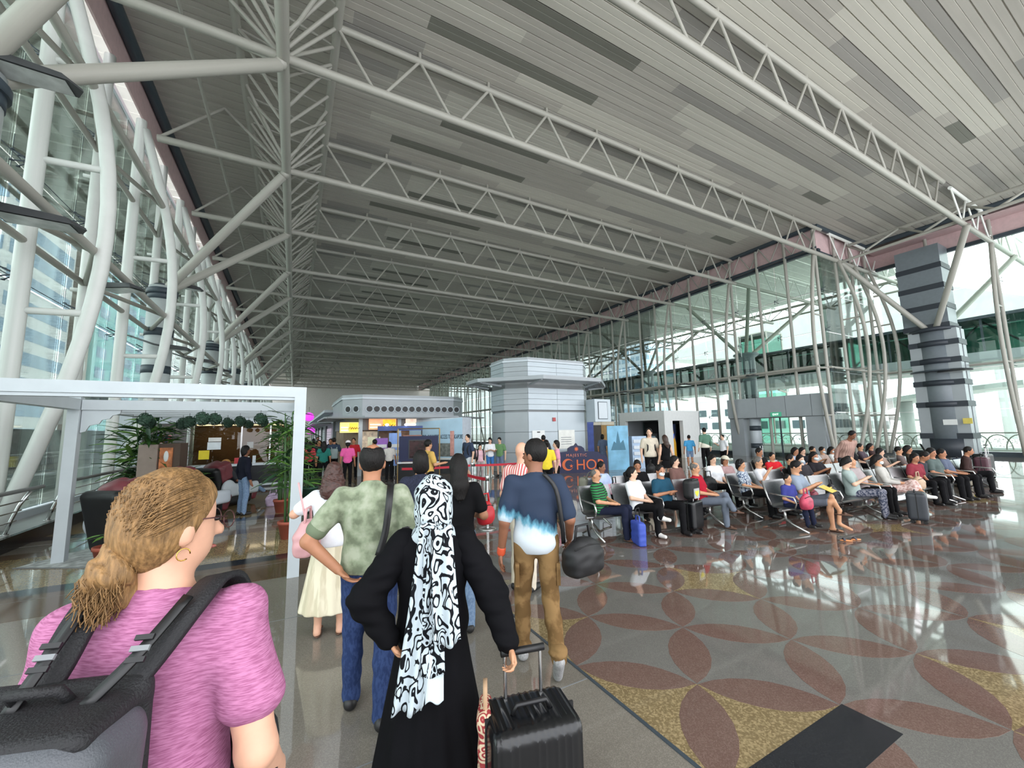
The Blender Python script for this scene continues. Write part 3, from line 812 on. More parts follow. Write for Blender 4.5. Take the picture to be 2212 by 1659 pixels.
# fascia bracing zigzag under right edge beam
fb = thing('fascia_bracing', 'pale zigzag bracing under the dark right eave beam', 'bracing', (25.9, 0, 0))
for k in range(0, 9):
    for q in range(4):
        y = TY0 + TS * (k + q / 4)
        rod('brace', (0, y, 12.05), (0, y + TS / 8, 13.2), .035, steel_w, fb, 6); rod('brace', (0, y + TS / 8, 13.2), (0, y + TS / 4, 12.05), .035, steel_w, fb, 6)
rod('eave_rail', (0, TY0, 12.0), (0, 90, 12.0), .07, darkst, fb)
nb = thing('fascia_bracing', 'grey tubes under the pink soffit of the right recess', 'bracing', (29.8, 0, 0))
rod('tie', (0, -6, 12.9), (0, TY0, 12.9), .09, steel_w, nb); rod('tie', (-1.2, -6, 12.2), (-1.2, TY0, 11.6), .08, steel_w, nb)
for q in range(6):
    y = -4 + 2.5 * q
    rod('brace', (0, y, 12.9), (-1.2, y + 1.25, 11.8), .06, steel_w, nb, 8); rod('brace', (-1.2, y + 1.25, 11.8), (0, y + 2.5, 12.9), .06, steel_w, nb, 8)
# near right column: tall banded box over a round clad shaft
bm_ = M('blue_grey_cladding', (116, 124, 130), .35, var=.05)
bd = M('charcoal_band', (46, 52, 60), .5)
t = thing('banded_column', 'massive blue-grey column with charcoal bands and raking struts', 'column', (32.45, 8.35, 0))
MB().lathe([(.78, 0), (.78, 7.3)], n=28).build('round_shaft', bm_, t)
for s in (-1, 1): MB().box((s * .35, -s * .85 * 0 + .0, 3.6), (.5, 2.0, 7.0)).build('flank_pilaster', grey_p, t)
MB().box((.15, .2, 9.8), (1.4, 1.9, 4.6)).build('upper_box', bm_, t)
for z in (1.0, 2.75, 3.95, 5.2, 6.2): MB().box((0, 0, z + .15), (1.28, 2.08, .3)).build('dark_band', bd, t)
for z in (.0, 2.75, 3.95, 5.2, 6.2): MB().lathe([(.9, z), (.9, z + (.3 if z else 1.0))], n=28).build('dark_band', bd, t)
for z in (7.2, 8.35, 9.5, 10.7): MB().box((.15, .2, z + .15), (1.46, 1.96, .3)).build('dark_band', bd, t)
MB().lathe([(1.0, 7.05), (1.05, 7.2), (.8, 7.3)], n=28).build('capital', bd, t)
MB().lathe([(1.25, 4.75), (1.25, 4.82)], n=28).build('disc_shelf', darkst, t)
MB().box((-.8, -.3, 1.9), (.02, .55, .3)).build('notice', white, t)
MB().box((-.75, -.95, 1.95), (.02, .35, .3)).build('notice', M('notice_yellow', (214, 196, 96), .6), t)
for (dx, dy) in ((-3.7, 2.6), (-3.7, -2.6), (4.5, 2.6), (4.5, -2.6)):
    rod('raking_strut', (math.copysign(.5, dx), math.copysign(.2, dy), 7.25), (dx, dy, 11.55), .14, steel_w, t, 12)
# outside columns with four-way struts
for k in (1, 3, 5, 7, 9):
    y = TY0 + TS * (k + .5)
    t = thing('tree_column', 'grey outdoor column with four raking tube struts behind right glass', 'column', (31.0, y, 0), group='tree columns beyond the right glass')
    MB().lathe([(.6, 0), (.6, 7.2), (.9, 7.4), (.9, 7.5)], n=16).build('shaft', bm_, t)
    for z in (2, 4, 6): MB().lathe([(.63, z), (.63, z + .25)], n=16).build('dark_band', bd, t)
    for (dx, dy) in ((-3.2, 2.54), (-3.2, -2.54), (5, 2.54), (5, -2.54)):
        rod('raking_strut', (math.copysign(.3, dx), math.copysign(.2, dy), 7.4), (dx, dy, 11.6), .13, steel_w, t, 10)
# end of hall
we = MB(); we.b2(-5, 34, 96.2, 96.6, 0, 14)
struct('wall_back', we, M('end_wall_pale', (196, 196, 190), .6))
# ================================================================== OUTSIDE
asph = M('asphalt', (222, 222, 216), .8, var=.1, scale=.6)
gd = MB(); gd.b2(34.3, 260, -60, 260, -.4, -.1); gd.b2(-120, -5.25, -60, 260, -.4, -.1)
struct('ground', gd, asph)
bgl = M('tower_blue_glass', (150, 178, 200), .25, var=.15, scale=.4)
cyg = M('tower_cyan_glass', (150, 214, 214), .25, var=.12, scale=.3)
wht = M('tower_white', (236, 238, 238), .6, var=.03)
brn = M('tower_brown', (170, 160, 152), .6, var=.1)
conc = M('concrete', (176, 178, 176), .7, var=.08, scale=.8)
# canopies continuing beyond the glass
def canopy(x0, x1, y0, y1, z, lab, mat):
    t = thing('canopy', lab, 'canopy', (x0, y0, 0))
    n = int((y1 - y0) / 2.54)
    sh = MB().b2(0, x1 - x0, .02, 2.52, z, z + .08).b2(0, x1 - x0, 0, .05, z - .05, z).b2(0, x1 - x0, .62, .66, z - .025, z).b2(0, x1 - x0, 1.25, 1.29, z - .025, z).b2(0, x1 - x0, 1.88, 1.92, z - .025, z).mesh('sheet', mat)
    for i in range(n): put('roof_sheet', sh, t, Matrix.Translation((0, 2.54 * i, 0)))
    return t
ca = canopy(26.4, 40.7, TY0 + .6, 96, 13.33, 'long white outdoor canopy beyond the right glass wall', deck_w)
rod('edge_tube', (14.4, 0, 12.95), (14.4, 85, 12.95), .12, steel_w, ca); rod('edge_tube', (14.4, 0, 12.1), (14.4, 85, 12.1), .08, steel_w, ca)
for i in range(26):
    rod('edge_web', (14.4, 2.54 * i, 12.1), (14.4, 2.54 * i + 1.27, 12.95), .04, steel_w, ca, 6); rod('edge_web', (14.4, 2.54 * i + 1.27, 12.95), (14.4, 2.54 * i + 2.54, 12.1), .04, steel_w, ca, 6)
cb = canopy(33.6, 36.4, -6, TY0 + .4, 13.33, 'white outdoor canopy beyond the right recess glass', deck_w)
cc = canopy(-11.6, -5.25, -2, 96, 13.25, 'pale ribbed outdoor canopy beyond the left glass wall', deck_w)
rod('edge_tube', (.1, 0, 12.9), (.1, 96, 12.9), .12, steel_w, cc); rod('inner_tube', (3.4, 0, 12.0), (3.4, 96, 12.0), .13, steel_w, cc)
for k in range(-1, 12):
    y = TY0 + TS * k + 2
    for q in (-1, 1):
        rod('rib_tube', (3.4, y, 12.0), (.1, y + q * 2.5, 12.9), .07, steel_w, cc, 8); rod('rib_tube', (3.4, y, 12.0), (6.2, y + q * 2.5, 13.1), .07, steel_w, cc, 8)
# glazed pedestrian bridge
br = thing('pedestrian_bridge', 'long green glazed pedestrian bridge outside the right glass wall', 'bridge', (42, 6, 0))
MB().b2(0, 3.4, 0, 80, 5.7, 6.1).build('deck_slab', conc, br); MB().b2(-.2, 3.6, 0, 80, 9.05, 9.25).build('roof', darkst, br)
MB().b2(-.06, 0, 0, 80, 6.1, 6.75).build('parapet', grey_p, br); MB().b2(3.35, 3.4, 0, 80, 6.1, 9.0).build('rear_wall', M('bridge_green', (120, 164, 154), .5, var=.35, scale=.5), br)
gp = MB().b2(-.02, .02, .05, 2.45, 6.75, 9.05).mesh('glass_panel', glass_g); mu_ = MB().b2(-.05, .06, -.06, .06, 6.1, 9.05).mesh('mullion', darkst)
for i in range(32):
    put('glass_panel', gp, br, Matrix.Translation((0, 2.5 * i, 0))); put('mullion', mu_, br, Matrix.Translation((0, 2.5 * i, 0)))
    if i % 2 == 0:
        rod('diagonal', (.4, 2.5 * i, 6.3), (.4, 2.5 * i + 2.5, 8.9), .07, darkst, br, 6); rod('diagonal', (.4, 2.5 * i + 2.5, 8.9), (.4, 2.5 * i + 5, 6.3), .07, darkst, br, 6)
for y in (5, 22, 40, 58): MB().lathe([(.5, -.1), (.5, 5.7)], (1.7, y, 0), 12).build('pier', conc, br)
for i in range(20): rod('soffit_pipe', (-.4 + .0, 4 * i, 5.4), (3.2, 4 * i + 1.2, 5.4), .12, brn, br, 6)
lt = thing('lift_tower', 'green glass lift tower rising beside the pedestrian bridge', 'tower', (46.2, 25.2, 0))
MB().b2(0, 3, 0, 3.2, -.1, 12.4).build('shaft', glass_g, lt)
for x in (0, 3):
    for y in (0, 1.6, 3.2): rod('frame_post', (x, y, -.1), (x, y, 12.5), .09, steel_w, lt, 8)
for z in (3, 6, 9, 12.4): MB().b2(-.05, 3.05, -.05, 3.25, z, z + .12).build('frame_ring', steel_w, lt)
# buildings beyond
ar = thing('arched_roof', 'huge grey shallow roof of a hall beyond the bridge', 'roof', (72, 0, 0))
MB().prism([(64, 17.2), (64, 17.9), (38, 20.0), (21, 21.4), (6, 13.2), (20, 13.0), (45, 14.6)], 0, 24, 0, Matrix(((0, 0, 1, 0), (1, 0, 0, 0), (0, 1, 0, 0), (0, 0, 0, 1)))).build('shell', conc, ar)
for y in (14, 26, 38, 50): rod('mast', (2, y, -.1), (2, y, 15), .5, conc, ar)
def block(name, lab, x, y, dx, dy, h, wall, win, nfl, ncol, face='x', strips=False, pane_m=None):
    """building whose wall facing the hall carries real window panes"""
    t = thing(name, lab, 'building', (x, y, 0))
    MB().b2(0, dx, 0, dy, -.1, h).build('walls', wall, t); MB().b2(-.2, dx + .2, -.2, dy + .2, h, h + .5).build('roof', wall, t)
    fh = (h - 2) / nfl
    wm = {}
    for sx in (0, 1):           # both long faces are seen at an angle: x face and near y face
        for i in range(nfl):
            z0 = 1.5 + fh * i
            L_ = dy if sx == 0 else dx
            for j in range(1 if strips else ncol):
                a0 = L_ * (.04 + .92 * j / ncol) if not strips else L_ * .03
                a1 = L_ * (.04 + .92 * (j + .62) / ncol) if not strips else L_ * .97
                key = (sx, round(a1 - a0, 3))
                if key not in wm:
                    wm[key] = (MB().b2(-.12, .05, 0, a1 - a0, 0, fh * .52) if sx == 0 else MB().b2(0, a1 - a0, -.12, .05, 0, fh * .52)).mesh('window', win)
                xx = (0 if x > 0 else dx) if sx == 0 else a0
                put('window', wm[key], t, Matrix.Translation((xx, a0 if sx == 0 else 0, z0)))
    return t
block('office_tower', 'white tower with pale blue window bands beyond left glass', -52, 84, 14, 20, 46, wht, bgl, 11, 1, strips=True)
block('grid_tower', 'brownish tower with a grid of windows beyond left glass', -52, 106, 14, 7, 44, brn, wht, 12, 3)
block('glass_tower', 'cyan glass tower beyond the left glass wall', -52, 115, 14, 44, 42, cyg, bgl, 9, 5)
block('apartment_tower', 'slim white apartment tower dotted with windows far beyond bridge', 112, 124, 14, 12, 33, wht, M('window_grey', (140, 150, 158), .4), 11, 6)
block('apartment_tower', 'pale blue glazed apartment tower far beyond the bridge', 112, 104, 14, 16, 34, M('tower_pale_blue', (206, 218, 230), .5), bgl, 10, 6)
block('low_block', 'white low building with window row beyond entrance portal', 66, 28, 10, 26, 6.5, wht, M('window_dark', (80, 92, 98), .3), 2, 9)
block('low_block', 'white building with green glazing beyond the banded column', 82, -2, 14, 16, 13.5, wht, M('window_green', (150, 196, 184), .3), 4, 5)
# curved white road ramps
for (r0, z0, z1, lab, cx, cy) in ((13, 2.2, 4.6, 'upper', 64, 8), (15, .9, 1.9, 'lower', 66, -12)):
    t = thing('road_ramp', f'white curved {lab} road ramp beyond the right glass', 'ramp', (cx, cy, 0))
    sl = MB(); pp = MB()
    n = 22
    for mb, ra, rb, h in ((sl, r0, r0 + 3.5, .35), (pp, r0 - .15, r0, .9)):
        vs = []
        for i in range(n + 1):
            a = R(60 + 120 * i / n); z = z0 + (z1 - z0) * i / n
            for rr, zz in ((ra, z), (rb, z), (rb, z + h), (ra, z + h)): vs.append((rr * math.cos(a), rr * math.sin(a), zz))
        mb.add(vs, [(i * 4 + q, i * 4 + (q + 1) % 4, i * 4 + 4 + (q + 1) % 4, i * 4 + 4 + q) for i in range(n) for q in range(4)] + [(3, 2, 1, 0), (n * 4, n * 4 + 1, n * 4 + 2, n * 4 + 3)])
    sl.build('deck', conc, t); pp.build('parapet', wht, t)
    for i in (4, 10, 16):
        a = R(60 + 120 * i / n); MB().lathe([(.5, -.1), (.5, z0 + (z1 - z0) * i / n)], ((r0 + 1.7) * math.cos(a), (r0 + 1.7) * math.sin(a), 0), 12).build('pier', conc, t)
# planter hedge and patterned rail outside the entrance
hg = thing('planter_hedge', 'clipped dark hedge in a long pale planter outside entrance', 'hedge', (36.2, 0, 0))
MB().b2(0, .9, 2, 34, -.1, .35).build('planter', wht, hg)
hl = MB()
for i in range(5200):
    c = V((random.uniform(.05, .85), random.uniform(2, 34), .35 + random.random() ** .6 * .5)); a = random.uniform(0, 6.28); s = random.uniform(.05, .09)
    d = V((math.cos(a), math.sin(a), random.uniform(-.3, .9))).normalized() * s; e = d.cross(V((0, 0, 1))).normalized() * s * .5
    hl.add([c - e, c + d * .6 - e * .2, c + d, c + e], [(0, 1, 2, 3)])
tag(hl.build('foliage', M('hedge_green', (44, 60, 40), .7, var=.3), hg), kind='stuff')
fr_ = thing('scallop_railing', 'low railing of pale scalloped loops outside the entrance', 'railing', (35.4, 2, 0))
rod('top_rail', (0, 0, 1.25), (0, 32, 1.25), .04, steel_w, fr_); rod('bottom_rail', (0, 0, .25), (0, 32, .25), .03, steel_w, fr_)
lp = MB().path([(0, 1.05 * math.cos(a) * .5, .3 + .85 * abs(math.sin(a))) for a in [math.pi * i / 10 for i in range(11)]], .03, 6).mesh('loop', steel_w)
for i in range(40): put('scallop', lp, fr_, Matrix.Translation((0, .4 + .8 * i, 0)))
# left outside: terrace balustrade, flat canopy
ob = thing('terrace_balustrade', 'steel terrace balustrade with vertical bars outside left glass', 'railing', (-8.6, 4, 0))
MB().b2(-.15, .15, 0, 26, -.1, .5).build('plinth', wht, ob)
for z in (1.3, 1.15, .6): rod('rail', (0, 0, z), (0, 26, z), .035, chrome, ob)
bar = MB().path([(0, 0, .6), (0, 0, 1.15)], .012, 6).mesh('bar', chrome)
for i in range(170): put('baluster', bar, ob, Matrix.Translation((0, .15 * i + .1, 0)))
fc = thing('walkway_canopy', 'flat dark walkway canopy outside the left glass', 'canopy', (-15, 8, 0))
MB().b2(-2.5, 2.5, 0, 60, 4.6, 4.95).build('roof_slab', darkst, fc)
for i in range(7): MB().lathe([(.2, -.1), (.2, 4.6)], (1.8, 4 + 9 * i, 0), 10).build('post', conc, fc)
MB().b2(-2.4, -2.2, 0, 60, -.1, 2.6).build('rear_screen', M('lattice', (200, 204, 208), .6, var=.25, scale=5), fc)

# ================================================================== LAMPS
def floodlight(loc, rz, L_=.8, lab='', arm=None):
    t = thing('floodlight', lab, 'floodlight', loc, rz, 'floodlights on arms along the glass')
    w_ = L_ * .5
    hs = MB().add([(-L_ * .45, -w_ / 2, 0), (-L_ * .45, w_ / 2, 0), (L_ * .5, w_ * .4, -.02), (L_ * .62, 0, -.02), (L_ * .5, -w_ * .4, -.02),
                   (-L_ * .4, -w_ * .36, .16), (-L_ * .4, w_ * .36, .16), (L_ * .4, w_ * .3, .1), (L_ * .6, 0, .02), (L_ * .4, -w_ * .3, .1)],
                  [(0, 1, 2, 3, 4), (9, 8, 7, 6, 5), (0, 5, 6, 1), (1, 6, 7, 2), (2, 7, 8, 3), (3, 8, 9, 4), (4, 9, 5, 0)])
    hs.build('housing', grey_d, t)
    MB().add([(-L_ * .42, -w_ * .45, -.012), (-L_ * .42, w_ * .45, -.012), (L_ * .46, w_ * .36, -.03), (L_ * .46, -w_ * .36, -.03)], [(3, 2, 1, 0)]).build('lens', M('lamp_lens', (196, 200, 198), .2, var=.2, scale=5), t)
    if arm: MB().path([(-L_ * .42, 0, .08), (-L_ * .9, 0, .14), arm], .03, 8).build('arm', grey_d, t)
    return t
for i, (y, z, s, rz, lab) in enumerate(((8.3, 7.35, .95, 60, 'dark floodlight highest on its arm beside the first raking strut'), (8.9, 5.3, .95, 60, 'dark floodlight with ribbed housing below the raking strut'),
        (12.5, 5.35, .9, 25, 'large floodlight with pale lens on a long arm over the pergola'), (19.3, 7.6, .6, 70, 'small floodlight up beside column capital'),
        (17.8, 4.9, .7, 60, 'floodlight on girder beside dark banded column'), (22.4, 5.2, .7, 65, 'floodlight on girder past the first banded column'), (27.3, 5.45, .8, 65, 'floodlight on girder nearest the second banded column'))):
    floodlight((-3.75, y, z), R(rz - 90 + 30), s, lab, (-1.5, .5, .5))
for i, (y, z) in enumerate(((14.6, 4.75), (19.5, 4.8), (25.5, 4.7))):
    floodlight((24.85, y, 4.92), R(200), 1.3, ('dark floodlight over the entrance portal', 'dark floodlight left of entrance portal girder', 'dark floodlight above the white booth')[i], (-1.2, 0, .2))
floodlight((31.6, 7.6, 4.66), R(250), 1.3, 'dark floodlight on the banded column shelf', (-.9, .3, .1))

# ================================================================== ENTRANCE PORTAL
t = thing('entrance_portal', 'grey clad entrance portal with exit sign in right glass wall', 'portal', (25.4, 11.2, 0))
for i, (a, b) in enumerate(((0, .55), (.55, 1.9), (1.9, 3.6), (3.6, 5.5))): MB().b2(-.1 + .0, 1.2, a + .012, b - .012, 2.4, 3.62).build('cladding_panel', grey_p, t)
MB().b2(0, 1.1, 0, 5.5, 2.36, 3.6).build('header_core', grey_m, t)
for y in (.05, 4.55): MB().b2(0, 1.1, y, y + .9, 0, 2.36).build('jamb', grey_p, t)
MB().lathe([(.32, 0), (.32, 2.36)], (.5, 4.1, 0), 20).build('round_post', grey_l, t)
for z in (.5, 1.6): MB().lathe([(.335, z), (.335, z + .3)], (.5, 4.1, 0), 20).build('dark_band', darkst, t)
MB().b2(.5, .52, .95, 2.6, 0, 2.36).build('door_leaf', glass_c, t); MB().b2(.56, .58, 2.6, 4.5, 0, 2.36).build('door_leaf', glass_c, t)
MB().b2(.48, .56, 2.56, 2.62, 0, 2.36).build('door_stile', darkst, t)
sg = MB().b2(-.16, -.1, 2.15, 2.75, 2.42, 2.68).build('exit_sign', M('exit_green', (60, 140, 110), .4, emit=.6), t)
put('lettering', text_mesh('EXIT', .17, .003, M('exit_white', (240, 250, 245), .4, emit=1.0)), sg, Matrix.Translation((-.165, 2.45, 2.49)) @ Matrix(((0, 0, -1, 0), (-1, 0, 0, 0), (0, 1, 0, 0), (0, 0, 0, 1))))

# ================================================================== TOWER KIOSK
XL, YR, XR, YB_, c_ = 8.26, 15.22, 12.9, 18.1, .77
def oct_(o=0.0, k=c_):
    a = k + o * .414
    return [(XL - o, YR + k), (XL + k, YR - o), (XR - k, YR - o), (XR + o, YR + k), (XR + o, YB_ - k), (XR - k, YB_ + o), (XL + k, YB_ + o), (XL - o, YB_ - k)]
t = thing('tower_kiosk', 'tall silver octagonal kiosk with a louvred canopy ring', 'kiosk', (0, 0, 0))
MB().prism(oct_(-.04), 0, 5.0).build('core', grey_m, t)
bright = M('silver_panel', (176, 186, 192), .35, .1, var=.03, scale=2)
def clad(z0, z1, n, o, mats, nm, gap=.012, parts=None):
    P = oct_(o)
    for e in range(8):
        p, q = V((*P[e], 0)), V((*P[(e + 1) % 8], 0)); d = q - p; L_ = d.length; d.normalize(); nn = V((d.y, -d.x, 0))
        ncol = max(1, round(L_ / 1.7))
        for cidx in range(ncol):
            for i in range(n):
                a0, a1 = L_ * cidx / ncol + gap / 2, L_ * (cidx + 1) / ncol - gap / 2
                h0, h1 = z0 + (z1 - z0) * i / n + gap / 2, z0 + (z1 - z0) * (i + 1) / n - gap / 2
                A = p + d * a0; B = p + d * a1; th = .03
                vs = [A + V((0, 0, h0)), B + V((0, 0, h0)), B + V((0, 0, h1)), A + V((0, 0, h1))]
                vs = vs + [v - nn * th for v in vs]
                MB().add(vs, [(0, 1, 2, 3), (7, 6, 5, 4), (0, 4, 5, 1), (1, 5, 6, 2), (2, 6, 7, 3), (3, 7, 4, 0)]).build(nm, mats[e % 2], t)
clad(.0, 2.68, 3, 0, (grey_p, bright), 'wall_panel', .02)
clad(2.76, 3.74, 4, .03, (grey_p, bright), 'cladding_board')
clad(4.06, 4.92, 4, .03, (grey_p, bright), 'cladding_board')
MB().prism(oct_(.08), 4.92, 5.0).build('cornice', grey_l, t); MB().prism(oct_(.02), 5.0, 5.12).build('parapet', grey_p, t)
# canopy ring
P0, P1 = oct_(.15), oct_(1.3)
rg = MB()
for e in range(8):
    a, b, c3, d3 = P0[e], P0[(e + 1) % 8], P1[(e + 1) % 8], P1[e]
    rg.add([(*d3, 3.99), (*c3, 3.99), (*c3, 4.15), (*d3, 4.15), ((d3[0] * .93 + a[0] * .07), (d3[1] * .93 + a[1] * .07), 3.99), ((c3[0] * .93 + b[0] * .07), (c3[1] * .93 + b[1] * .07), 3.99), ((c3[0] * .93 + b[0] * .07), (c3[1] * .93 + b[1] * .07), 4.15), ((d3[0] * .93 + a[0] * .07), (d3[1] * .93 + a[1] * .07), 4.15)],
           [(0, 1, 2, 3), (5, 4, 7, 6), (3, 2, 6, 7), (1, 0, 4, 5)])
rg.build('canopy_rim', grey_p, t)
for e in range(8):
    a, b, c3, d3 = [V((*q, 0)) for q in (P0[e], P0[(e + 1) % 8], P1[(e + 1) % 8], P1[e])]
    for i in range(1, 7):
        f = i / 7
        A, B = a.lerp(d3, f), b.lerp(c3, f); dd = (B - A); L_ = dd.length
        MB().box((A + B) / 2 + V((0, 0, 3.99)), (L_, .09, .03), math.atan2(dd.y, dd.x)).build('louvre', grey_p, t)
    rod('bracket', a + V((0, 0, 3.86)), d3 * .9 + a * .1 + V((0, 0, 3.99)), .05, grey_p, t, 8)
# notices, switch and lit poster box on the kiosk
MB().b2(9.2, 9.85, YR - .03, YR - .012, 1.15, 1.85).build('notice', white, t); MB().b2(9.45, 9.6, YR - .04, YR - .031, 1.75, 1.8).build('clip', black, t)
MB().b2(10.6, 11.5, YR - .03, YR - .012, 1.0, 1.85).build('notice', M('notice_cream', (226, 226, 220), .6), t)
MB().b2(10.3, 10.45, YR - .05, YR - .012, 2.25, 2.42).build('fire_switch', M('signal_red', (170, 50, 50), .4), t)
for z in (1.2, 1.3, 1.4, 1.5): MB().b2(10.72, 11.3, YR - .034, YR - .03, z, z + .025).build('print_line', grey_m, t)
bx_ = MB().b2(12.2, 13.15, YR - .7, YR - .06, 2.2, 3.25).build('poster_box', bright, t)
MB().b2(12.38, 12.95, YR - .715, YR - .7, 2.32, 3.13).build('poster_frame', darkst, bx_); MB().b2(12.41, 12.92, YR - .73, YR - .715, 2.35, 3.1).build('poster', grey_l, bx_)
# panels to the right of the kiosk
for i, (x0, x1, z1, c, lab) in enumerate(((14.3, 15.3, 2.35, (60, 80, 150), 'blue topped display board right of the silver kiosk'), (15.9, 16.9, 2.3, (150, 118, 66), 'tan lit panel standing right of the silver kiosk'), (15.3, 15.9, 2.3, (52, 48, 46), 'dark brown panel standing between two display boards'))):
    q = thing('display_board', lab, 'display board', (x0, 18.4 + .02 * i, 0)); MB().b2(0, x1 - x0, 0, .15, 0, z1).build('panel', M('board_%d' % i, c, .6, var=.25, scale=3), q); MB().b2(0, x1 - x0, -.02, 0, z1 - .2, z1 - .02).build('header', M('board_h%d' % i, (196, 190, 172) if i else (60, 80, 150), .5), q)
q = thing('poster_stand', 'blue poster of a skyline on a stand behind the navy sign', 'poster', (12.6, 14.2, 0), R(-20))
MB().b2(0, 1.0, 0, .06, 0, 2.0).build('board', M('poster_sky', (120, 176, 206), .5, var=.25, scale=2), q)
MB().prism([(.15, .9), (.3, 1.3), (.4, 1.2), (.5, 1.75), (.6, 1.2), (.75, 1.35), (.85, .9)], 0, .012, 0, Matrix(((1, 0, 0, 0), (0, 0, -1, -.002), (0, 1, 0, 0), (0, 0, 0, 1)))).build('skyline_print', M('poster_teal', (70, 118, 140), .6), q)
q = thing('leaflet_rack', 'pale blue leaflet rack right of the navy sign', 'rack', (13.9, 14.0, 0), R(-15))
MB().b2(0, .75, 0, .35, 0, 1.5).build('body', M('rack_blue', (168, 190, 214), .5), q)
for i in range(4): MB().b2(.06, .69, -.04, 0, .35 + .28 * i, .5 + .28 * i).build('shelf', M('rack_pale', (206, 214, 220), .5), q)
# navy cut-out sign
navy = M('sign_navy', (34, 38, 72), .5, var=.06); orange = M('sign_orange', (216, 104, 58), .5, var=.04)
t = thing('photo_sign', 'navy cut-out photo sign with orange lettering and crescent', 'sign', (9.55, 14.75, 0), math.atan2(-.9, 2.6) - R(4))
Wd = 2.75
pts = [(0, 0), (Wd, 0), (Wd, .62), (Wd - .1, .72), (Wd - .3, .76), (Wd - .38, .88), (Wd - .75, .9), (1.75, .92), (1.72, 1.05), (1.6, 1.14), (1.45, 1.17), (1.38, 1.27), (1.3, 1.17), (1.15, 1.14), (1.02, 1.05), (1.0, .92), (.75, .9), (.38, .88), (.3, .76), (.1, .72), (0, .62)]
TF = Matrix(((1, 0, 0, 0), (0, 0, -1, 0), (0, 1, 0, 0), (0, 0, 0, 1)))
MB().prism(pts, 0, .16, 0, Matrix.Translation((0, .16, 0)) @ TF).build('board', navy, t)
def onface(me, x, z, nm='lettering', y=-.006): put(nm, me, t, Matrix.Translation((x, y, z)) @ TF)
onface(text_mesh('MAJESTIC', .17, .006, M('sign_copper', (206, 128, 104), .5), spacing=1.35), Wd / 2, .70)
onface(text_mesh('HOR', .62, .012, orange, sx=.98), 1.98, .14); onface(text_mesh('J', .62, .012, orange), .45, .14)
cr = []
for i in range(25):
    a = R(35 + 290 * i / 24); cr.append((.25 * math.cos(a), .25 * math.sin(a)))
for i in range(25):
    a = R(325 - 290 * i / 24); cr.append((.065 + .195 * math.cos(a), .195 * math.sin(a)))
onface(MB().prism(cr, 0, .012).mesh('crescent', orange), .98, .36, 'crescent')
st = [((.085 if i % 2 == 0 else .035) * math.sin(i * math.pi / 5), (.085 if i % 2 == 0 else .035) * math.cos(i * math.pi / 5)) for i in range(10)]
onface(MB().prism(st, 0, .012).mesh('star', orange), 1.13, .3, 'star')
fl8 = [((.11 if i % 2 == 0 else .05) * math.sin(i * math.pi / 8), (.11 if i % 2 == 0 else .05) * math.cos(i * math.pi / 8)) for i in range(16)]
onface(MB().prism(fl8, 0, .01).mesh('emblem', orange), Wd / 2 + .0, 1.02, 'emblem')
# white teller booth
t = thing('teller_booth', 'white box booth with two openings holding cash machines', 'booth', (19.6, 17.0, 0), R(3))
th = .25
MB().b2(0, th, 0, .45, 0, 2.35).build('pier', white, t); MB().b2(0, th, 3.1, 3.6, 0, 2.35).build('pier', white, t); MB().b2(0, th, 0, 3.6, 2.35, 2.85).build('lintel', white, t)
MB().b2(th, .75, 0, th, 0, 2.85).build('corner_wall', white, t); MB().b2(1.75, 3.5, 0, th, 0, 2.85).build('side_wall', white, t); MB().b2(.75, 1.75, 0, th, 2.3, 2.85).build('side_lintel', white, t)
MB().b2(0, 3.5, 3.6, 3.7, 0, 2.85).build('rear_wall', grey_p, t); MB().b2(3.4, 3.5, 0, 3.6, 0, 2.85).build('rear_wall', grey_p, t); MB().b2(0, 3.5, 0, 3.7, 2.85, 2.92).build('roof', white, t)
MB().b2(2.2, 2.26, .4, 3.5, .1, 2.3).build('partition_glass', glass_d, t)
q = thing('cash_machine', 'dark blue cash machine with yellow panel inside white booth', 'machine', (20.5, 17.6, 0), R(3))
MB().b2(0, .8, 0, .6, 0, 2.1).build('body', M('machine_blue', (28, 38, 66), .4), q); MB().prism([(.1, .0), (.75, 0), (.75, .9), (.45, 2.0), (.15, 2.0), (.4, .9)], 0, .02, 0, Matrix.Translation((0, -.005, 0)) @ TF).build('yellow_flash', M('machine_yellow', (214, 158, 40), .5), q)
MB().b2(.3, .6, -.03, 0, 1.2, 1.5).build('screen', M('screen_blue', (60, 90, 170), .2, emit=.5), q)
q = thing('cash_machine', 'black cash machine seen through the booth front opening', 'machine', (20.7, 18.8, 0), R(-87))
MB().b2(-.6, .2, 0, .5, 0, 1.5).build('body', grey_d, q); MB().b2(-.45, .05, -.02, 0, 1.0, 1.35).build('screen', M('screen_grey', (120, 140, 150), .2, emit=.3), q)
# ================================================================== SHOP ROW
t = thing('shop_kiosk', 'grey shop kiosk with porthole band and orange lit signboards', 'kiosk', (0, 19, 0))
sx0, sx1 = 2.65, 7.8
def ring(x0, x1, y0, y1, c, o=0): return [(x0 - o, y0 + c), (x0 + c, y0 - o), (x1 - c, y0 - o), (x1 + o, y0 + c), (x1 + o, y1 + o), (x0 - o, y1 + o)]
MB().prism(ring(1.9, 7.7, 0, 6, .75), 2.62, 3.4).build('porthole_band', grey_p, t); MB().prism(ring(1.9, 7.7, 0, 6, .75, .06), 3.4, 3.48).build('cornice', grey_l, t)
MB().prism(ring(1.9, 7.7, 0, 6, .75, .02), 3.48, 3.6).build('parapet', grey_p, t); MB().prism(ring(1.9, 7.7, .1, 6, .75, -.15), 2.0, 2.62).build('fascia', grey_m, t)
MB().prism(ring(1.9, 7.7, 1.2, 6, .75, -.2), 0, 2.0).build('inner_core', M('shop_inside', (150, 128, 108), .6, var=.3, scale=2), t)
pr_o = MB()
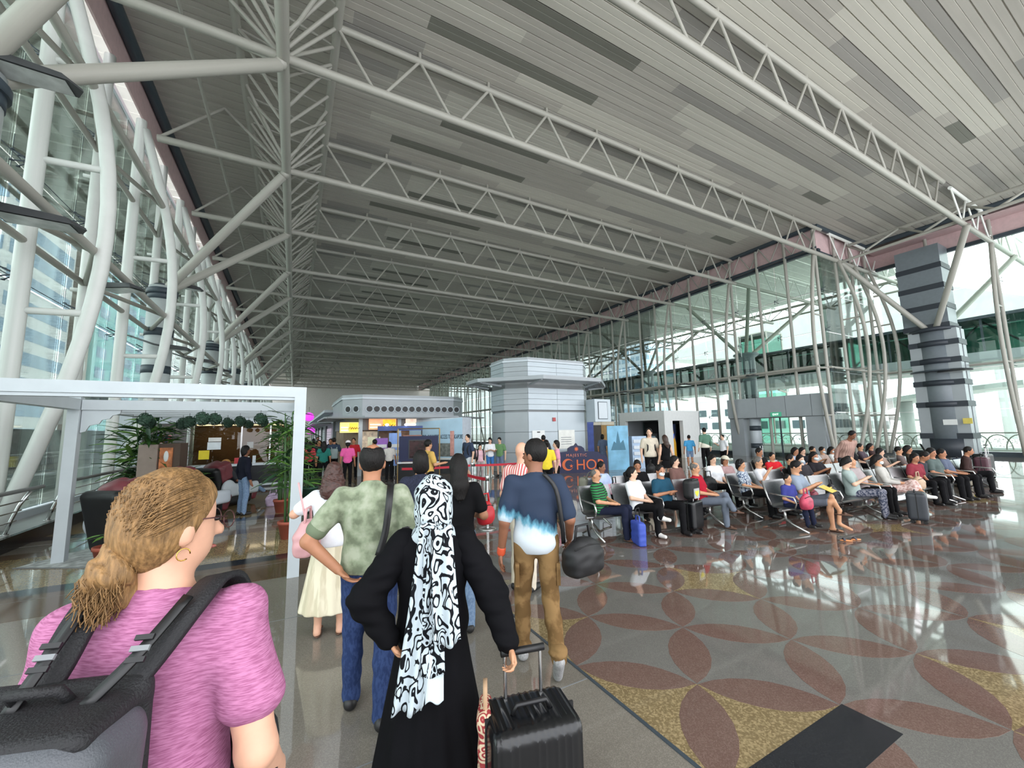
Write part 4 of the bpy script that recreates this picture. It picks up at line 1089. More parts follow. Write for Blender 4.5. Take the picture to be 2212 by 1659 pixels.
for i in range(17):
    a = 2 * math.pi * i / 16
rgm = MB().path([(.15 * math.cos(2 * math.pi * i / 16), 0, .15 * math.sin(2 * math.pi * i / 16)) for i in range(17)], .025, 6).mesh('porthole_ring', grey_l)
hol = MB().lathe([(.12, 0), (.12, .02)], n=14).mesh('porthole', black)
for i in range(14):
    x = 2.95 + 4.15 * i / 13
    o = put('porthole_ring', rgm, t, Matrix.Translation((x, -.02, 2.95))); put('porthole_glass', hol, o, Matrix.Rotation(R(90), 4, 'X') @ Matrix.Translation((0, 0, 0)))
for f in (.3, .7):
    p = V((1.9, .75, 2.95)).lerp(V((2.65, 0, 2.95)), f)
    o = put('porthole_ring', rgm, t, Matrix.Translation(p + V((-.015, -.015, 0))) @ Matrix.Rotation(R(-45), 4, 'Z')); put('porthole_glass', hol, o, Matrix.Rotation(R(90), 4, 'X'))
MB().prism(ring(1.9, 7.7, 0, 6, .75, .75), 2.55, 2.62).build('canopy_rim', grey_p, t)
for i in range(9): MB().b2(1.9 - .7, 8.3, -.7 + .08 * i, -.66 + .08 * i, 2.5, 2.55).build('louvre', grey_m, t)
for x in (2.6, 4.3, 6.0, 7.3): MB().b2(x - .08, x + .08, .0, .16, 0, 2.55).build('pillar', grey_l, t)
def signbox(x0, x1, z0, z1, y, cols, nm='signboard'):
    b = MB().b2(x0, x1, y, y + .1, z0, z1).build(nm, M('sign_' + nm + str(x0), cols[0], .5, emit=.9, var=.2, scale=4), t)
    MB().b2(x0 + (x1 - x0) * .5, x1 - .03, y - .012, y, z0 + .03, z1 - .03).build('printed_half', M('signp_' + nm + str(x0), cols[1], .5, emit=.9, var=.25, scale=6), b)
    for i in range(4):
        xx = x0 + (x1 - x0) * (.46 + .12 * i); MB().path([(xx, y - .02, z0 + .14), (xx + .06, y - .02, z0 + .24), (xx + .12, y - .02, z0 + .15), (xx + .18, y - .02, z0 + .22)], .012, 5).build('script_stroke', M('script_brown', (74, 44, 20), .6), b)
    for z in (.08, .2): MB().b2(x0 + .04, x0 + (x1 - x0) * .42, y - .015, y, z0 + z, z0 + z + .05).build('print_line', M('sign_white', (250, 240, 220), .5, emit=.8), b)
signbox(2.95, 4.15, 2.02, 2.5, -.02, ((216, 150, 110), (240, 180, 40)))
signbox(4.6, 5.9, 2.02, 2.5, -.02, ((214, 190, 170), (240, 160, 40)))
signbox(6.3, 7.1, 2.1, 2.5, -.02, ((226, 206, 180), (240, 190, 120)))
signbox(1.75, 2.5, 1.9, 2.35, -.03, ((238, 214, 120), (246, 196, 60)))
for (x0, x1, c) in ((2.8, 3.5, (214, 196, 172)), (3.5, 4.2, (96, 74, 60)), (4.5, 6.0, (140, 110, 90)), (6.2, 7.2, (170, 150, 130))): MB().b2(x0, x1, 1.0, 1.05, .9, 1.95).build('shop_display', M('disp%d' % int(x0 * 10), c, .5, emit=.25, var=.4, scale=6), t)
MB().b2(2.8, 7.3, .3, .8, 0, .95).build('counter', grey_d, t)
# shop wing running down the hall behind it
t = thing('shop_wing', 'grey shop wing with shutters and louvred canopy past the porthole kiosk', 'kiosk', (2.0, 25.8, 0))
MB().b2(0, 6, 0, 30, 0, 3.1).build('walls', grey_p, t); MB().b2(-.5, 6, -.2, 30, 3.1, 3.25).build('roof', grey_l, t); MB().b2(-1.1, -.1, 0, 30, 2.45, 2.52).build('canopy_rim', grey_p, t)
for i in range(6):
    y = 1 + 4.8 * i
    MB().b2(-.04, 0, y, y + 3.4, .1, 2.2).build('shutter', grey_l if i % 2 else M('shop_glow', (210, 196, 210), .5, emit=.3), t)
    for q in range(12): MB().b2(-.06, -.04, y, y + 3.4, .2 + .16 * q, .22 + .16 * q).build('shutter_slat', grey_m, t)
    MB().b2(-.1, 0, y + 3.5, y + 4.5, 0, 2.4).build('pilaster', grey_m, t)
mag = M('lantern_magenta', (214, 70, 214), .5, emit=.9)
for i, (x, y, z) in enumerate(((.75, 27, 2.9), (1.0, 31, 2.1))):
    q = thing('paper_lantern', ('magenta paper lantern under the shop canopy tip', 'magenta paper lantern hanging low by the shop wing')[i], 'lantern', (x, y, z)); MB().ell((0, 0, 0), (.28, .28, .26), 12, 8).build('shade', mag, q); rod('cord', (0, 0, .26), (0, 0, .6), .01, black, q, 5); MB().lathe([(.08, .25), (.08, .29)], n=10).build('cap', white, q)
# ad wall
t = thing('ad_wall', 'pale blue advertising wall with dark lettering along its face', 'billboard', (6.6, 16.9, 0), math.atan2(-2.4, 1.75))
Lw = 2.97
adm = M('ad_blue', (176, 206, 226), .5, var=.12, scale=1.2)
MB().b2(-Lw, 0, 0, .75, 0, 2.5).build('box', M('ad_side', (196, 204, 212), .5), t); MB().prism([(-Lw, 0), (0, 0), (0, 2.48), (-Lw, 2.3)], 0, .02, 0, TF).build('printed_face', adm, t)
put('lettering', text_mesh('R&F PRINCESS COVE - THE FASTEST ACCESS TO SINGAPORE', .27, .004, M('ad_ink', (44, 62, 80), .6), sx=.42), t, Matrix.Translation((-Lw / 2, -.025, 1.55)) @ TF)
MB().b2(-1.5, -.5, -.03, -.02, .75, 1.35).build('photo_print', M('ad_photo', (112, 116, 112), .5, var=.5, scale=8), t); MB().b2(-1.7, -.4, -.12, 0, .62, .7).build('ledge', white, t); MB().b2(-1.7, 0, -.04, -.02, 0, .6).build('base_print', grey_d, t)
MB().b2(-.62, -.42, -.05, -.03, .8, 1.9).build('hanging_banner', M('banner_rose', (206, 150, 140), .6, var=.2), t)
# display frame with dark screen
t = thing('screen_stand', 'tall framed navy display stand with dark screen', 'display stand', (3.55, 15.9, 0), math.atan2(-.85, 1.35) + R(6))
for x in (0, 1.6): rod('frame_post', (x, 0, 0), (x, 0, 2.0), .025, M('brass', (150, 126, 84), .3, .8), t, 8)
rod('frame_rail', (0, 0, 2.0), (1.6, 0, 2.0), .02, MATS['brass'], t, 8)
MB().b2(.05, 1.55, -.02, .05, .75, 1.72).build('navy_board', navy, t); MB().b2(.42, 1.3, -.05, -.02, .85, 1.58).build('bezel', grey_d, t)
MB().b2(.46, 1.26, -.06, -.05, .89, 1.54).build('screen', M('screen_dark', (46, 26, 28), .15, var=.8, scale=5, emit=.35), t); MB().b2(0, 1.6, -.04, .06, .68, .73).build('shelf', white, t); MB().b2(0, 1.6, 0, .1, 0, .66).build('base', black, t)
# brochure stands in front of the shop
for i, (x, y, w_, h, c, lab) in enumerate(((2.95, 17.3, .5, 1.65, (128, 84, 160), 'purple brochure stand in front of the porthole kiosk'), (3.5, 17.3, .5, 1.85, (120, 150, 206), 'blue brochure stand in front of the porthole kiosk'), (4.1, 17.4, .8, 1.75, (140, 92, 74), 'brown brochure stand in front of the porthole kiosk'), (2.75, 17.9, .5, 1.7, (214, 214, 178), 'cream brochure stand beside the purple one'))):
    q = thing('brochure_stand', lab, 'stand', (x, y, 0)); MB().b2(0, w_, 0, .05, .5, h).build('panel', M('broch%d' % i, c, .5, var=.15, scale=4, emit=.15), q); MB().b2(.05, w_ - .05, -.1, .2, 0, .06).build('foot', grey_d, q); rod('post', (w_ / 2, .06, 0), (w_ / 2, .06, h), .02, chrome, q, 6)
    for z in (.75, 1.0, 1.25): MB().b2(.05, w_ - .05, -.03, 0, z, z + .14).build('leaflet_pocket', white, q)
q = thing('blue_gantry', 'dark blue header gantry with spotlights over brochure stands', 'gantry', (2.9, 17.6, 0))
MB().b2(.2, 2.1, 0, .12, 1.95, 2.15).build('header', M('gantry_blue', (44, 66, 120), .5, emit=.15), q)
for x in (.22, 2.08): rod('post', (x, .06, 0), (x, .06, 1.95), .03, grey_d, q, 8)
for x in (.55, 1.35): MB().ell((x, -.08, 2.2), (.08, .08, .05)).build('spotlight', M('spot_glow', (250, 250, 245), .5, emit=6), q)

# ================================================================== STANCHIONS
red_b = M('belt_red', (176, 22, 44), .6)
SPT = [(3.32, 7.2, 'steel queue post at the open end of red belt'), (4.35, 10.4, 'steel queue post under the far red belt'), (3.35, 8.6, 'steel queue post joining near red belt'), (6.3, 10.2, 'steel queue post at the far belt end beside striped shirt')]
for x, y, lab in SPT:
    q = thing('queue_post', lab, 'stanchion', (x, y, 0)); MB().lathe([(.17, 0), (.17, .02), (.05, .04)], n=20).build('base', chrome, q); rod('post', (0, 0, .03), (0, 0, .92), .03, chrome, q, 12); MB().lathe([(.035, .9), (.035, 1.0), (.02, 1.01)], n=14).build('head', chrome, q)
def belt(a, b, lab, sag=.02):
    q = thing('queue_belt', lab, 'belt', (a[0], a[1], 0)); d = V((b[0] - a[0], b[1] - a[1], 0)); n = 10; vs = []
    pn = V((d.y, -d.x, 0)).normalized() * .004
    for i in range(n + 1):
        f = .03 + .94 * i / n; p = d * f; z = .94 - sag * 4 * f * (1 - f)
        for s in (-1, 1):
            vs += [p + pn * s + V((0, 0, z - .04)), p + pn * s + V((0, 0, z + .02))]
    MB().add(vs, [f for i in range(n) for f in ((i * 4, i * 4 + 4, i * 4 + 5, i * 4 + 1), (i * 4 + 2, i * 4 + 3, i * 4 + 7, i * 4 + 6), (i * 4 + 1, i * 4 + 5, i * 4 + 7, i * 4 + 3), (i * 4, i * 4 + 2, i * 4 + 6, i * 4 + 4))]).build('webbing', red_b, q)
    MB().box(d * .03 + V((0, 0, .93)), (.03, .03, .07)).build('clip', black, q)
belt(SPT[2], SPT[0], 'short red queue belt nearest the open end'); belt(SPT[1], SPT[3], 'long red queue belt in front of silver kiosk'); belt((2.4, 10.6), SPT[1], 'red queue belt beside the screen stand')

# ================================================================== PERGOLA
pw = M('pergola_white', (178, 186, 190), .45, var=.03)
t = thing('pergola', 'white timber pergola frame with slatted top and scalloped brackets', 'pergola', (0, 6.28, 0))
PX0, PX1 = -3.12, .06
for (x, y) in ((PX1, 0), (PX0 + .08, 2.54), (PX0 + .08, 0), (PX1, 2.54), (PX1, 5.6)): MB().b2(x - .07, x + .07, y - .07, y + .07, 0, 2.5).build('post', pw, t)
MB().b2(PX0, PX1 - .07, -.07, .07, 2.36, 2.5).build('front_beam', pw, t); MB().b2(PX0, PX1 - .07, -.05, .05, 2.32, 2.358).build('trim_strip', pw, t)
MB().b2(PX0 + .01, PX0 + .15, .07, 2.47, 2.3, 2.47).build('side_beam', pw, t); MB().b2(PX0 + .01, PX0 + .15, 2.61, 5.6, 2.3, 2.47).build('side_beam', pw, t); MB().b2(PX1 - .07, PX1 + .07, .07, 2.47, 2.34, 2.5).build('side_beam', pw, t); MB().b2(PX1 - .07, PX1 + .07, 2.61, 5.53, 2.3, 2.45).build('side_beam', pw, t)
for y in (2.54, 3.3, 4.1, 4.9, 5.6): MB().b2(PX0 + .16, PX1 - .07, y - .05, y + .05, 2.3, 2.46).build('cross_beam', pw, t)
sc = []
for i in range(9): sc.append((.02 + .4 * i / 8, -.03 - .02 * math.sin(i * 1.6)))
br_p = [(0, 0), (.46, 0), (.45, -.06), (.36, -.09), (.33, -.14), (.24, -.16), (.21, -.22), (.1, -.25), (.06, -.34), (0, -.36)]
for (x, y, s) in ((PX0 + .16, 2.54, 1), (PX1 - .07, 2.54, -1), (PX1 - .07, 4.1, -1), (PX1 - .07, 5.6, -1)):
    MB().prism(br_p, -.02, .02, 0, Matrix.Translation((x, y, 2.3)) @ Matrix.Diagonal((s, 1, 1, 1)) @ TF).build('scalloped_bracket', pw, t)
# hanging greenery balls
gb = M('foliage_dark', (38, 66, 50), .7, var=.4, scale=30); 
bl = MB(); bl.ell((0, 0, 0), (.075, .075, .068), 10, 7)
for i in range(130):
    a, b = random.uniform(0, 6.28), random.uniform(-1, 1); d = V((math.sqrt(1 - b * b) * math.cos(a), math.sqrt(1 - b * b) * math.sin(a), b)); e = d.orthogonal().normalized() * .018; f = d.cross(e)
    c = d * .072; bl.add([c - e, c + d * .02 - f * .8, c + e, c + d * .02 + f * .8], [(0, 1, 2, 3)])
ballm = bl.mesh('leaf_ball', gb)
stm = MB().path([(0, 0, .06), (0, 0, .16)], .004, 5).mesh('cord', black)
for i, (x, y, s) in enumerate(((-1.38, 8.5, 1.3), (-2.2, 8.83, 1.2), (-2.5, 10.3, 1.2), (-1.25, 8.8, 1.2), (-1.75, 9.6, 1.2), (-2.0, 10.4, 1.2), (-.55, 8.7, 1.2), (-.95, 9.55, 1.2), (-1.25, 10.4, 1.2), (-.6, 10.38, 1.1), (-2.3, 11.9, 1.3), (-1.0, 11.9, 1.2))):
    q = thing('hanging_ball', 'small green leaf ball hanging under the pergola slats', 'ornament', (x, y, 2.15 if y < 9 else 2.13), group='leaf balls under the pergola')
    put('leaf_ball', ballm, q, Matrix.Diagonal((s, s, s, 1))); put('cord', stm, q, Matrix.Diagonal((1, 1, 1.0, 1)))
# ================================================================== PLANTS
leaf_g = [M('leaf_green_%d' % i, c, .5, var=.2, scale=10) for i, c in enumerate(((54, 92, 44), (86, 124, 52), (34, 66, 40)))]
leafs = []
for m in leaf_g:
    mb = MB(); n = 5
    vs = []
    for i in range(n + 1):
        f = i / n; w_ = .5 * math.sin(math.pi * min(1, .12 + f * .88)) * .13; vs += [(-w_, f, -.28 * f * f + .02), (0, f, -.28 * f * f), (w_, f, -.28 * f * f + .02)]
    mb.add(vs, [q for i in range(n) for q in ((i * 3, i * 3 + 1, i * 3 + 4, i * 3 + 3), (i * 3 + 1, i * 3 + 2, i * 3 + 5, i * 3 + 4))], 0, True)
    leafs.append(mb.mesh('leaf', m))
def plant(loc, lab, hgt, rad, nl, pot, zmin=.7, stems=4, ll=.34, seed=1, potm=None, pr=.17):
    rs = random.Random(seed)
    t = thing('potted_plant', lab, 'plant', loc)
    pm_ = potm or M('terracotta', (150, 74, 56), .7)
    MB().lathe([(pr * .7, 0), (pr, pot), (pr * 1.08, pot), (pr * 1.08, pot + .05), (pr * .9, pot + .05), (pr * .85, pot - .02)], n=18).build('pot', pm_, t)
    MB().lathe([(pr * .86, pot - .02), (pr * .86, pot + .01)], n=14).build('soil', M('soil', (50, 38, 30), .9), t)
    sm_ = M('stem_green', (70, 104, 60), .5)
    tips = []
    for i in range(stems):
        a = 6.28 * i / stems + .4; p0 = V((pr * .4 * math.cos(a), pr * .4 * math.sin(a), pot)); p1 = V((rad * .35 * math.cos(a), rad * .35 * math.sin(a), hgt * (.78 + .2 * rs.random())))
        MB().path([p0, p0.lerp(p1, .5) + V((0, 0, .02)), p1], [.016, .014, .008], 7).build('stem', sm_, t); tips.append((p0, p1))
    for i in range(nl):
        p0, p1 = tips[i % stems]; f = zmin + (1 - zmin) * rs.random(); f = min(1, f)
        c = p0.lerp(p1, f); a = rs.uniform(0, 6.28); el = rs.uniform(-.35, .75); s = ll * rs.uniform(.6, 1.25)
        q = Matrix.Rotation(a, 4, 'Z') @ Matrix.Rotation(el, 4, 'X') @ Matrix.Rotation(rs.uniform(-.6, .6), 4, 'Y')
        off = V((math.cos(a + 1.57), math.sin(a + 1.57), 0)) * rs.random() * rad * .45
        put('leaf', leafs[rs.choice((0, 0, 1, 1, 2))], t, Matrix.Translation(c + off) @ q @ Matrix.Diagonal((s * 1.2, s, s, 1)))
    return t
plant((-.02, 8.55, 0), 'tall bamboo plant in terracotta pot beside the front pergola post', 2.5, .42, 240, .26, .32, 6, .34, 3)
plant((-.2, 11.45, 0), 'bushy bamboo plant in terracotta pot behind the tall one', 2.2, .42, 150, .26, .3, 5, .36, 5)
plant((.42, 12.2, 0), 'plant in dark green square pot past the pergola', 1.0, .3, 60, .42, .4, 4, .3, 6, M('pot_green', (30, 66, 54), .5), .2)
plant((-3.15, 13.0, 0), 'leafy palm behind the brown vending kiosk', 2.55, .7, 290, .3, .28, 7, .55, 8)
plant((-2.15, 12.2, 0), 'low leafy plant in front of the brown vending kiosk', 1.15, .4, 90, .25, .35, 5, .34, 9)
plant((-2.35, 8.3, 0), 'small plant in terracotta pot by the nearest massage chair', .5, .2, 16, .22, .5, 3, .24, 10)
# ================================================================== VENDING KIOSK, MASSAGE CHAIRS, OFFICE COUNTER
t = thing('vending_kiosk', 'brown two-panel vending kiosk with lit orange picture', 'machine', (-3.15, 12.35, 0), R(-8))
MB().b2(0, .36, 0, .5, 0, 1.68).build('left_panel', M('taupe_panel', (150, 134, 124), .5), t); MB().b2(.36, .78, .05, .5, 0, 1.7).build('cabinet', M('brown_cab', (84, 66, 54), .5), t)
MB().b2(.39, .64, .03, .05, .95, 1.6).build('picture', M('coffee_print', (150, 92, 56), .4, var=.6, scale=7, emit=.3), t); MB().ell((.52, .03, 1.4), (.05, .01, .13)).build('emblem', white, t); MB().b2(0, .36, -.01, 0, 0, .8).build('lower_panel', M('brown_dark', (70, 62, 58), .5), t)
maroon = M('maroon_leather', (112, 48, 56), .42, var=.12, scale=5, bump=.3)
def massage_chair(loc, rz, lab, shell=None):
    t = thing('massage_chair', lab, 'massage chair', loc, rz)
    S = SDF(.05); S.box((0, -.35, .62), (.3, .12, .5), .1, Matrix.Rotation(R(14), 3, 'X')); S.ell((0, -.42, .98), (.29, .17, .2)); obj('back_cushion', S.mesh('cushion', maroon, .018), t)
    S = SDF(.03); S.box((0, -.30, .93), (.31, .16, .24), .07, Matrix.Rotation(R(20), 3, 'X')); S.disp = lambda X, Y, Z: .012 * np.cos(24 * X); obj('head_pad', S.mesh('cushion', maroon, .018), t)
    S = SDF(.05); S.box((0, .1, .42), (.28, .35, .1), .07); obj('seat_cushion', S.mesh('cushion', maroon, .02), t)
    S = SDF(.05); S.box((0, .62, .28), (.26, .12, .2), .07, Matrix.Rotation(R(-20), 3, 'X')); obj('leg_rest', S.mesh('cushion', maroon, .02), t)
    S = SDF(.05); S.box((0, -.55, .55), (.36, .1, .5), .1, Matrix.Rotation(R(14), 3, 'X')); S.box((0, 0, .2), (.32, .5, .17), .1); obj('rear_shell', S.mesh('shell', black, .02), t)
    for s in (-1, 1):
        S = SDF(.05); S.box((s * .4, .05, .44), (.08, .5, .16), .08); S.ell((s * .4, -.38, .5), (.085, .2, .22)); obj('arm_shell', S.mesh('shell', shell or grey_l, .026), t)
    return t
massage_chair((-2.2, 9.2, 0), R(-35), 'maroon massage chair with black shell nearest the queue')
massage_chair((-1.95, 11.7, 0), R(-40), 'maroon massage chair beside the vending kiosk plants')
massage_chair((-1.5, 13.4, 0), R(-40), 'maroon massage chair occupied by the man in a tan cap')
q = thing('floor_mat', 'pale patterned mat under the nearest massage chair', 'mat', (-2.7, 8.9, 0), R(-30)); MB().b2(-.6, .6, -.5, .5, .002, .012).build('mat', M('mat_print', (176, 180, 178), .6, var=.5, scale=9), q); MB().b2(-.62, .62, -.52, -.5, .002, .014).build('edging', grey_m, q)
# office counter
t = thing('office_counter', 'dark glazed office counter with flag poster and notices', 'counter', (-4.0, 17.5, 0))
wood = M('office_wood', (126, 98, 70), .5, var=.2, scale=2)
MB().b2(0, 3.9, .0, .45, 0, .78).build('counter_front', M('counter_black', (34, 36, 40), .3), t); MB().b2(-.0, 3.95, -.08, .5, .78, .86).build('counter_top', grey_l, t)
MB().b2(.7, 4.0, 1.6, 1.7, 0, 2.3).build('inner_wall', wood, t); MB().b2(-.4, .75, .02, .1, .86, 2.3).build('side_glass', M('smoked_panel', (96, 92, 90), .25, var=.2), t)
MB().b2(.8, 4.0, .2, .22, .86, 2.3).build('window_glass', glass('office_glass', (196, 192, 182), .08), t); MB().b2(.9, 3.9, .7, 1.1, 2.24, 2.28).build('added_lamp_panel', M('added_lamp_warm', (255, 236, 206), .5, emit=3.5), t); MB().b2(-.4, 4.1, -.05, .5, 2.3, 2.55).build('header', grey_l, t); MB().b2(-.5, -.4, -.1, 1.7, 0, 2.5).build('end_wall', grey_l, t)  # glowing ceiling panel is unseen, added to brighten the office interior
for x in (.78, 2.3, 3.2): MB().b2(x, x + .05, .15, .25, .86, 2.3).build('mullion', chrome, t)
MB().b2(-.5, 4.2, -.3, 1.8, 2.55, 2.7).build('roof', grey_p, t); MB().b2(0, 4, -.02, 0, .05, .12).build('toe_strip', grey_l, t)
flg = MB().b2(-.02, .36, 0, .015, 1.35, 1.95).build('flag_poster', M('flag_white', (200, 190, 186), .6), t)
for i in range(6): MB().b2(-.015, .355, -.004, 0, 1.36 + .1 * i, 1.41 + .1 * i).build('red_stripe', M('flag_red', (150, 60, 64), .6), flg)
for x in (-.015, .19): MB().b2(x, x + .08, -.006, 0, 1.62, 1.95).build('blue_canton', M('flag_blue', (48, 50, 84), .6), flg)
for (x0, x1, z0, z1, c) in ((1.35, 1.72, 1.66, 1.8, (220, 220, 218)), (1.33, 1.72, 1.38, 1.64, (214, 222, 226)), (1.1, 1.4, 1.05, 1.36, (220, 200, 50)), (2.5, 2.7, 1.4, 1.62, (176, 176, 176))): MB().b2(x0, x1, .17, .19, z0, z1).build('notice', M('paper%d%d' % (c[0], c[2]), c, .7), t)
MB().b2(2.15, 2.35, .1, .25, .86, 1.06).build('red_box', M('box_red', (176, 50, 56), .5), t); MB().b2(2.45, 2.6, .1, .25, .86, 1.1).build('white_box', white, t); MB().b2(2.7, 2.8, .1, .2, .86, 1.12).build('bottle_box', grey_l, t)
q = thing('reception_pillar', 'pale grey pillar at the left end of office counter', 'pillar', (-4.7, 17.2, 0)); MB().b2(-.2, .15, -.2, .2, 0, 2.9).build('shaft', grey_l, q); MB().b2(-.22, .17, -.22, .22, 2.9, 3.0).build('cap', white, q)
# ramp handrail along left ledge
t = thing('handrail', 'steel handrail with raked flat posts along left ledge', 'railing', (-4.3, 0, .2))
for y0, y1 in ((6.0, 10.9), (11.6, 17.0)):
    rod('top_rail', (.22, y0, .78), (.22, y1, .78), .035, M('rail_grey', (120, 122, 122), .4), t, 12)
    for z, x in ((.58, .12), (.4, .05), (.22, .0)): rod('mid_rail', (x, y0 + .25, z), (x, y1 - .2, z), .014, chrome, t, 8)
    for i in range(int((y1 - y0) / 2.2) + 1):
        y = y0 + .35 + i * (y1 - y0 - .7) / max(1, int((y1 - y0) / 2.2)); MB().path([(-.06, y, 0), (0, y, .25), (.08, y, .5), (.2, y, .74)], .03, 8).build('raked_post', chrome, t)
        MB().lathe([(.06, 0), (.06, .02)], (-.06, y, 0), 10).build('base_plate', chrome, t)
# ================================================================== BENCHES
seat_m = M('bench_steel', (128, 129, 130), .3, .9, var=.08, scale=30, bump=.12, bscale=140)
leg_m = M('bench_leg', (186, 186, 184), .25, .9, var=.05)
def seat_shell():
    mb = MB(); w_ = .27; pr_ = [(-.235, .40), (-.20, .415), (.0, .40), (.16, .40), (.215, .435), (.25, .52), (.30, .66), (.345, .80), (.36, .835)]
    n = len(pr_); vs = []
    for th in (0, .018):
        for x in (-w_, w_):
            for y, z in pr_: vs.append((x, y + th * .4, z - th))
    fs = []
    for i in range(n - 1): fs += [(i, n + i, n + i + 1, i + 1), (2 * n + i, 2 * n + i + 1, 3 * n + i + 1, 3 * n + i), (i, i + 1, 2 * n + i + 1, 2 * n + i), (n + i, 3 * n + i, 3 * n + i + 1, n + i + 1)]
    fs += [(0, 2 * n, 3 * n, n), (n - 1, 2 * n - 1, 4 * n - 1, 3 * n - 1)]
    return mb.add(vs, fs).mesh('seat_shell', seat_m)
SSH = seat_shell()
legm_ = MB().path([(0, -.36, .02), (0, -.1, .12), (0, .02, .2), (0, .14, .12), (0, .36, .02)], [.018, .022, .026, .022, .018], 8).path([(0, .02, .16), (0, .03, .36)], .024, 8).mesh('bench_foot', leg_m)
armm_ = MB().path([(0, -.2, .4), (0, -.24, .5), (0, -.2, .6), (0, .05, .61), (0, .24, .62)], .016, 8).path([(0, .2, .42), (0, .26, .54), (0, .36, .84)], .016, 8).mesh('armrest', leg_m)
def bench(x0, y0, x1, y1, n, lab):
    d = V((x1 - x0, y1 - y0, 0)); L_ = d.length; rz = math.atan2(d.y, d.x)
    t = thing('bench', lab, 'bench', ((x0 + x1) / 2, (y0 + y1) / 2, 0), rz, 'steel waiting benches')
    rod('beam', (-L_ / 2, .03, .35), (L_ / 2, .03, .35), .032, leg_m, t, 10)
    for i in range(n):
        x = -L_ / 2 + L_ * (i + .5) / n; put('seat_shell', SSH, t, Matrix.Translation((x, 0, 0)) @ Matrix.Diagonal((L_ / n / .58, 1, 1, 1)))
    for f in (.04, .96): put('bench_foot', legm_, t, Matrix.Translation((-L_ / 2 + L_ * f, 0, 0)))
    for i in range(0, n + 1, max(1, n // 2)): put('armrest', armm_, t, Matrix.Translation((-L_ / 2 + L_ * min(.985, max(.015, i / n)), 0, 0)))
BEN = [(4.45, 5.62, 7.25, 5.2, 4, 'steel waiting bench where the green-striped man sits'), (7.72, 4.22, 10.6, 4.02, 4, 'steel waiting bench of the barefoot man reading yellow paper'), (10.9, 3.98, 13.7, 3.88, 4, 'steel waiting bench of the woman in floral dress'), (14.0, 3.88, 16.9, 3.8, 4, 'steel waiting bench past the floral dress bench'),
       (5.35, 6.5, 8.2, 6.25, 4, 'steel waiting bench behind the green-striped man'), (8.25, 5.3, 11.0, 5.2, 4, 'steel waiting bench behind the yellow paper reader'), (11.3, 5.2, 14.1, 5.15, 4, 'half empty bright bench behind the floral dress bench'), (14.4, 5.12, 17.2, 5.05, 4, 'steel waiting bench before the banded column'),
       (10.2, 6.75, 13.0, 6.72, 4, 'steel waiting bench in the third row near entrance'), (13.3, 6.7, 16.1, 6.66, 4, 'steel waiting bench in the third row by the standing man'), (16.4, 6.65, 19.2, 6.6, 4, 'steel waiting bench at the end of third row')]
for b in BEN: bench(*b)
# ================================================================== LUGGAGE AND BAGS
def suitcase(loc, rz, w_, d_, h, mat, lab, handle=.35, ribs=8, handle_h=None, soft=False, tilt=None):
    t = thing('suitcase', lab, 'suitcase', loc, rz)
    if tilt: t.rotation_euler = (tilt, 0, rz)
    S = SDF(.0); S.box((0, 0, .06 + h / 2), (w_ / 2, d_ / 2, h / 2), min(.05, d_ * .25))
    if ribs: S.disp = lambda X, Y, Z: .004 * np.cos(2 * math.pi * ribs * X / w_) + 0 * Y + 0 * Z
    obj('shell', S.mesh('shell', mat, .011 if ribs > 10 else .02), t)
    MB().b2(-w_ / 2 - .004, w_ / 2 + .004, -.006, .006, .07, .05 + h).build('zip_seam', rubber, t)
    for sx in (-1, 1):
        for sy in (-1, 1): MB().lathe([(.028, -.012), (.028, .012)], (0, 0, 0), 12).mesh
    wm = MB().path([(-.012, 0, 0), (.012, 0, 0)], .03, 12).mesh('wheel', rubber)
    for sx in (-1, 1):
        for sy in (-1, 1): put('wheel', wm, t, Matrix.Translation((sx * (w_ / 2 - .05), sy * (d_ / 2 - .05), .032)))
    if handle:
        for sx in (-1, 1): rod('handle_tube', (sx * .09, -d_ / 2 + .05, .06 + h), (sx * .09, -d_ / 2 + .05, .06 + h + handle), .009, chrome, t, 8)
        MB().path([(-.11, -d_ / 2 + .05, .06 + h + handle), (.11, -d_ / 2 + .05, .06 + h + handle)], .017, 10).build('handle_grip', black, t)
    MB().path([(-.09, .02, .06 + h), (-.07, .02, .095 + h), (.07, .02, .095 + h), (.09, .02, .06 + h)], .011, 8).build('carry_handle', black, t)
    return t
sblk = M('case_black', (16, 17, 19), .25, var=.1); sgrey = M('case_charcoal', (46, 50, 56), .5, var=.1); snavy = M('case_navy', (34, 38, 62), .4)
suitcase((10.45, 3.25, 0), R(15), .44, .28, .5, sgrey, 'charcoal suitcase standing before the woman in floral dress', .0, 0)
suitcase((14.6, 15.0, 0), R(30), .4, .25, .6, snavy, 'navy suitcase trailed by the man with red backpack', .45, 0)
suitcase((18.3, 4.6, 0), R(20), .55, .32, .7, snavy, 'large navy suitcase among luggage by steel fence', .25, 0)
suitcase((19.2, 4.3, 0), R(5), .5, .3, .7, M('case_maroon', (74, 40, 50), .4), 'maroon suitcase among luggage by steel fence', .3, 6)
suitcase((20.2, 4.5, 0), R(-10), .55, .32, .75, sblk, 'black suitcase among luggage by steel fence', .3, 6)
suitcase((15.6, 4.3, 0), R(25), .5, .3, .6, sblk, 'black suitcase beside the red-shirted seated group', .0, 0)
suitcase((12.9, 7.6, 0), R(10), .5, .3, .75, sblk, 'black suitcase with raised handle behind third row', .45, 0)
suitcase((5.5, 14.1, 0), R(20), .4, .25, .6, sgrey, 'charcoal suitcase beside the man in navy tee', .3, 6)
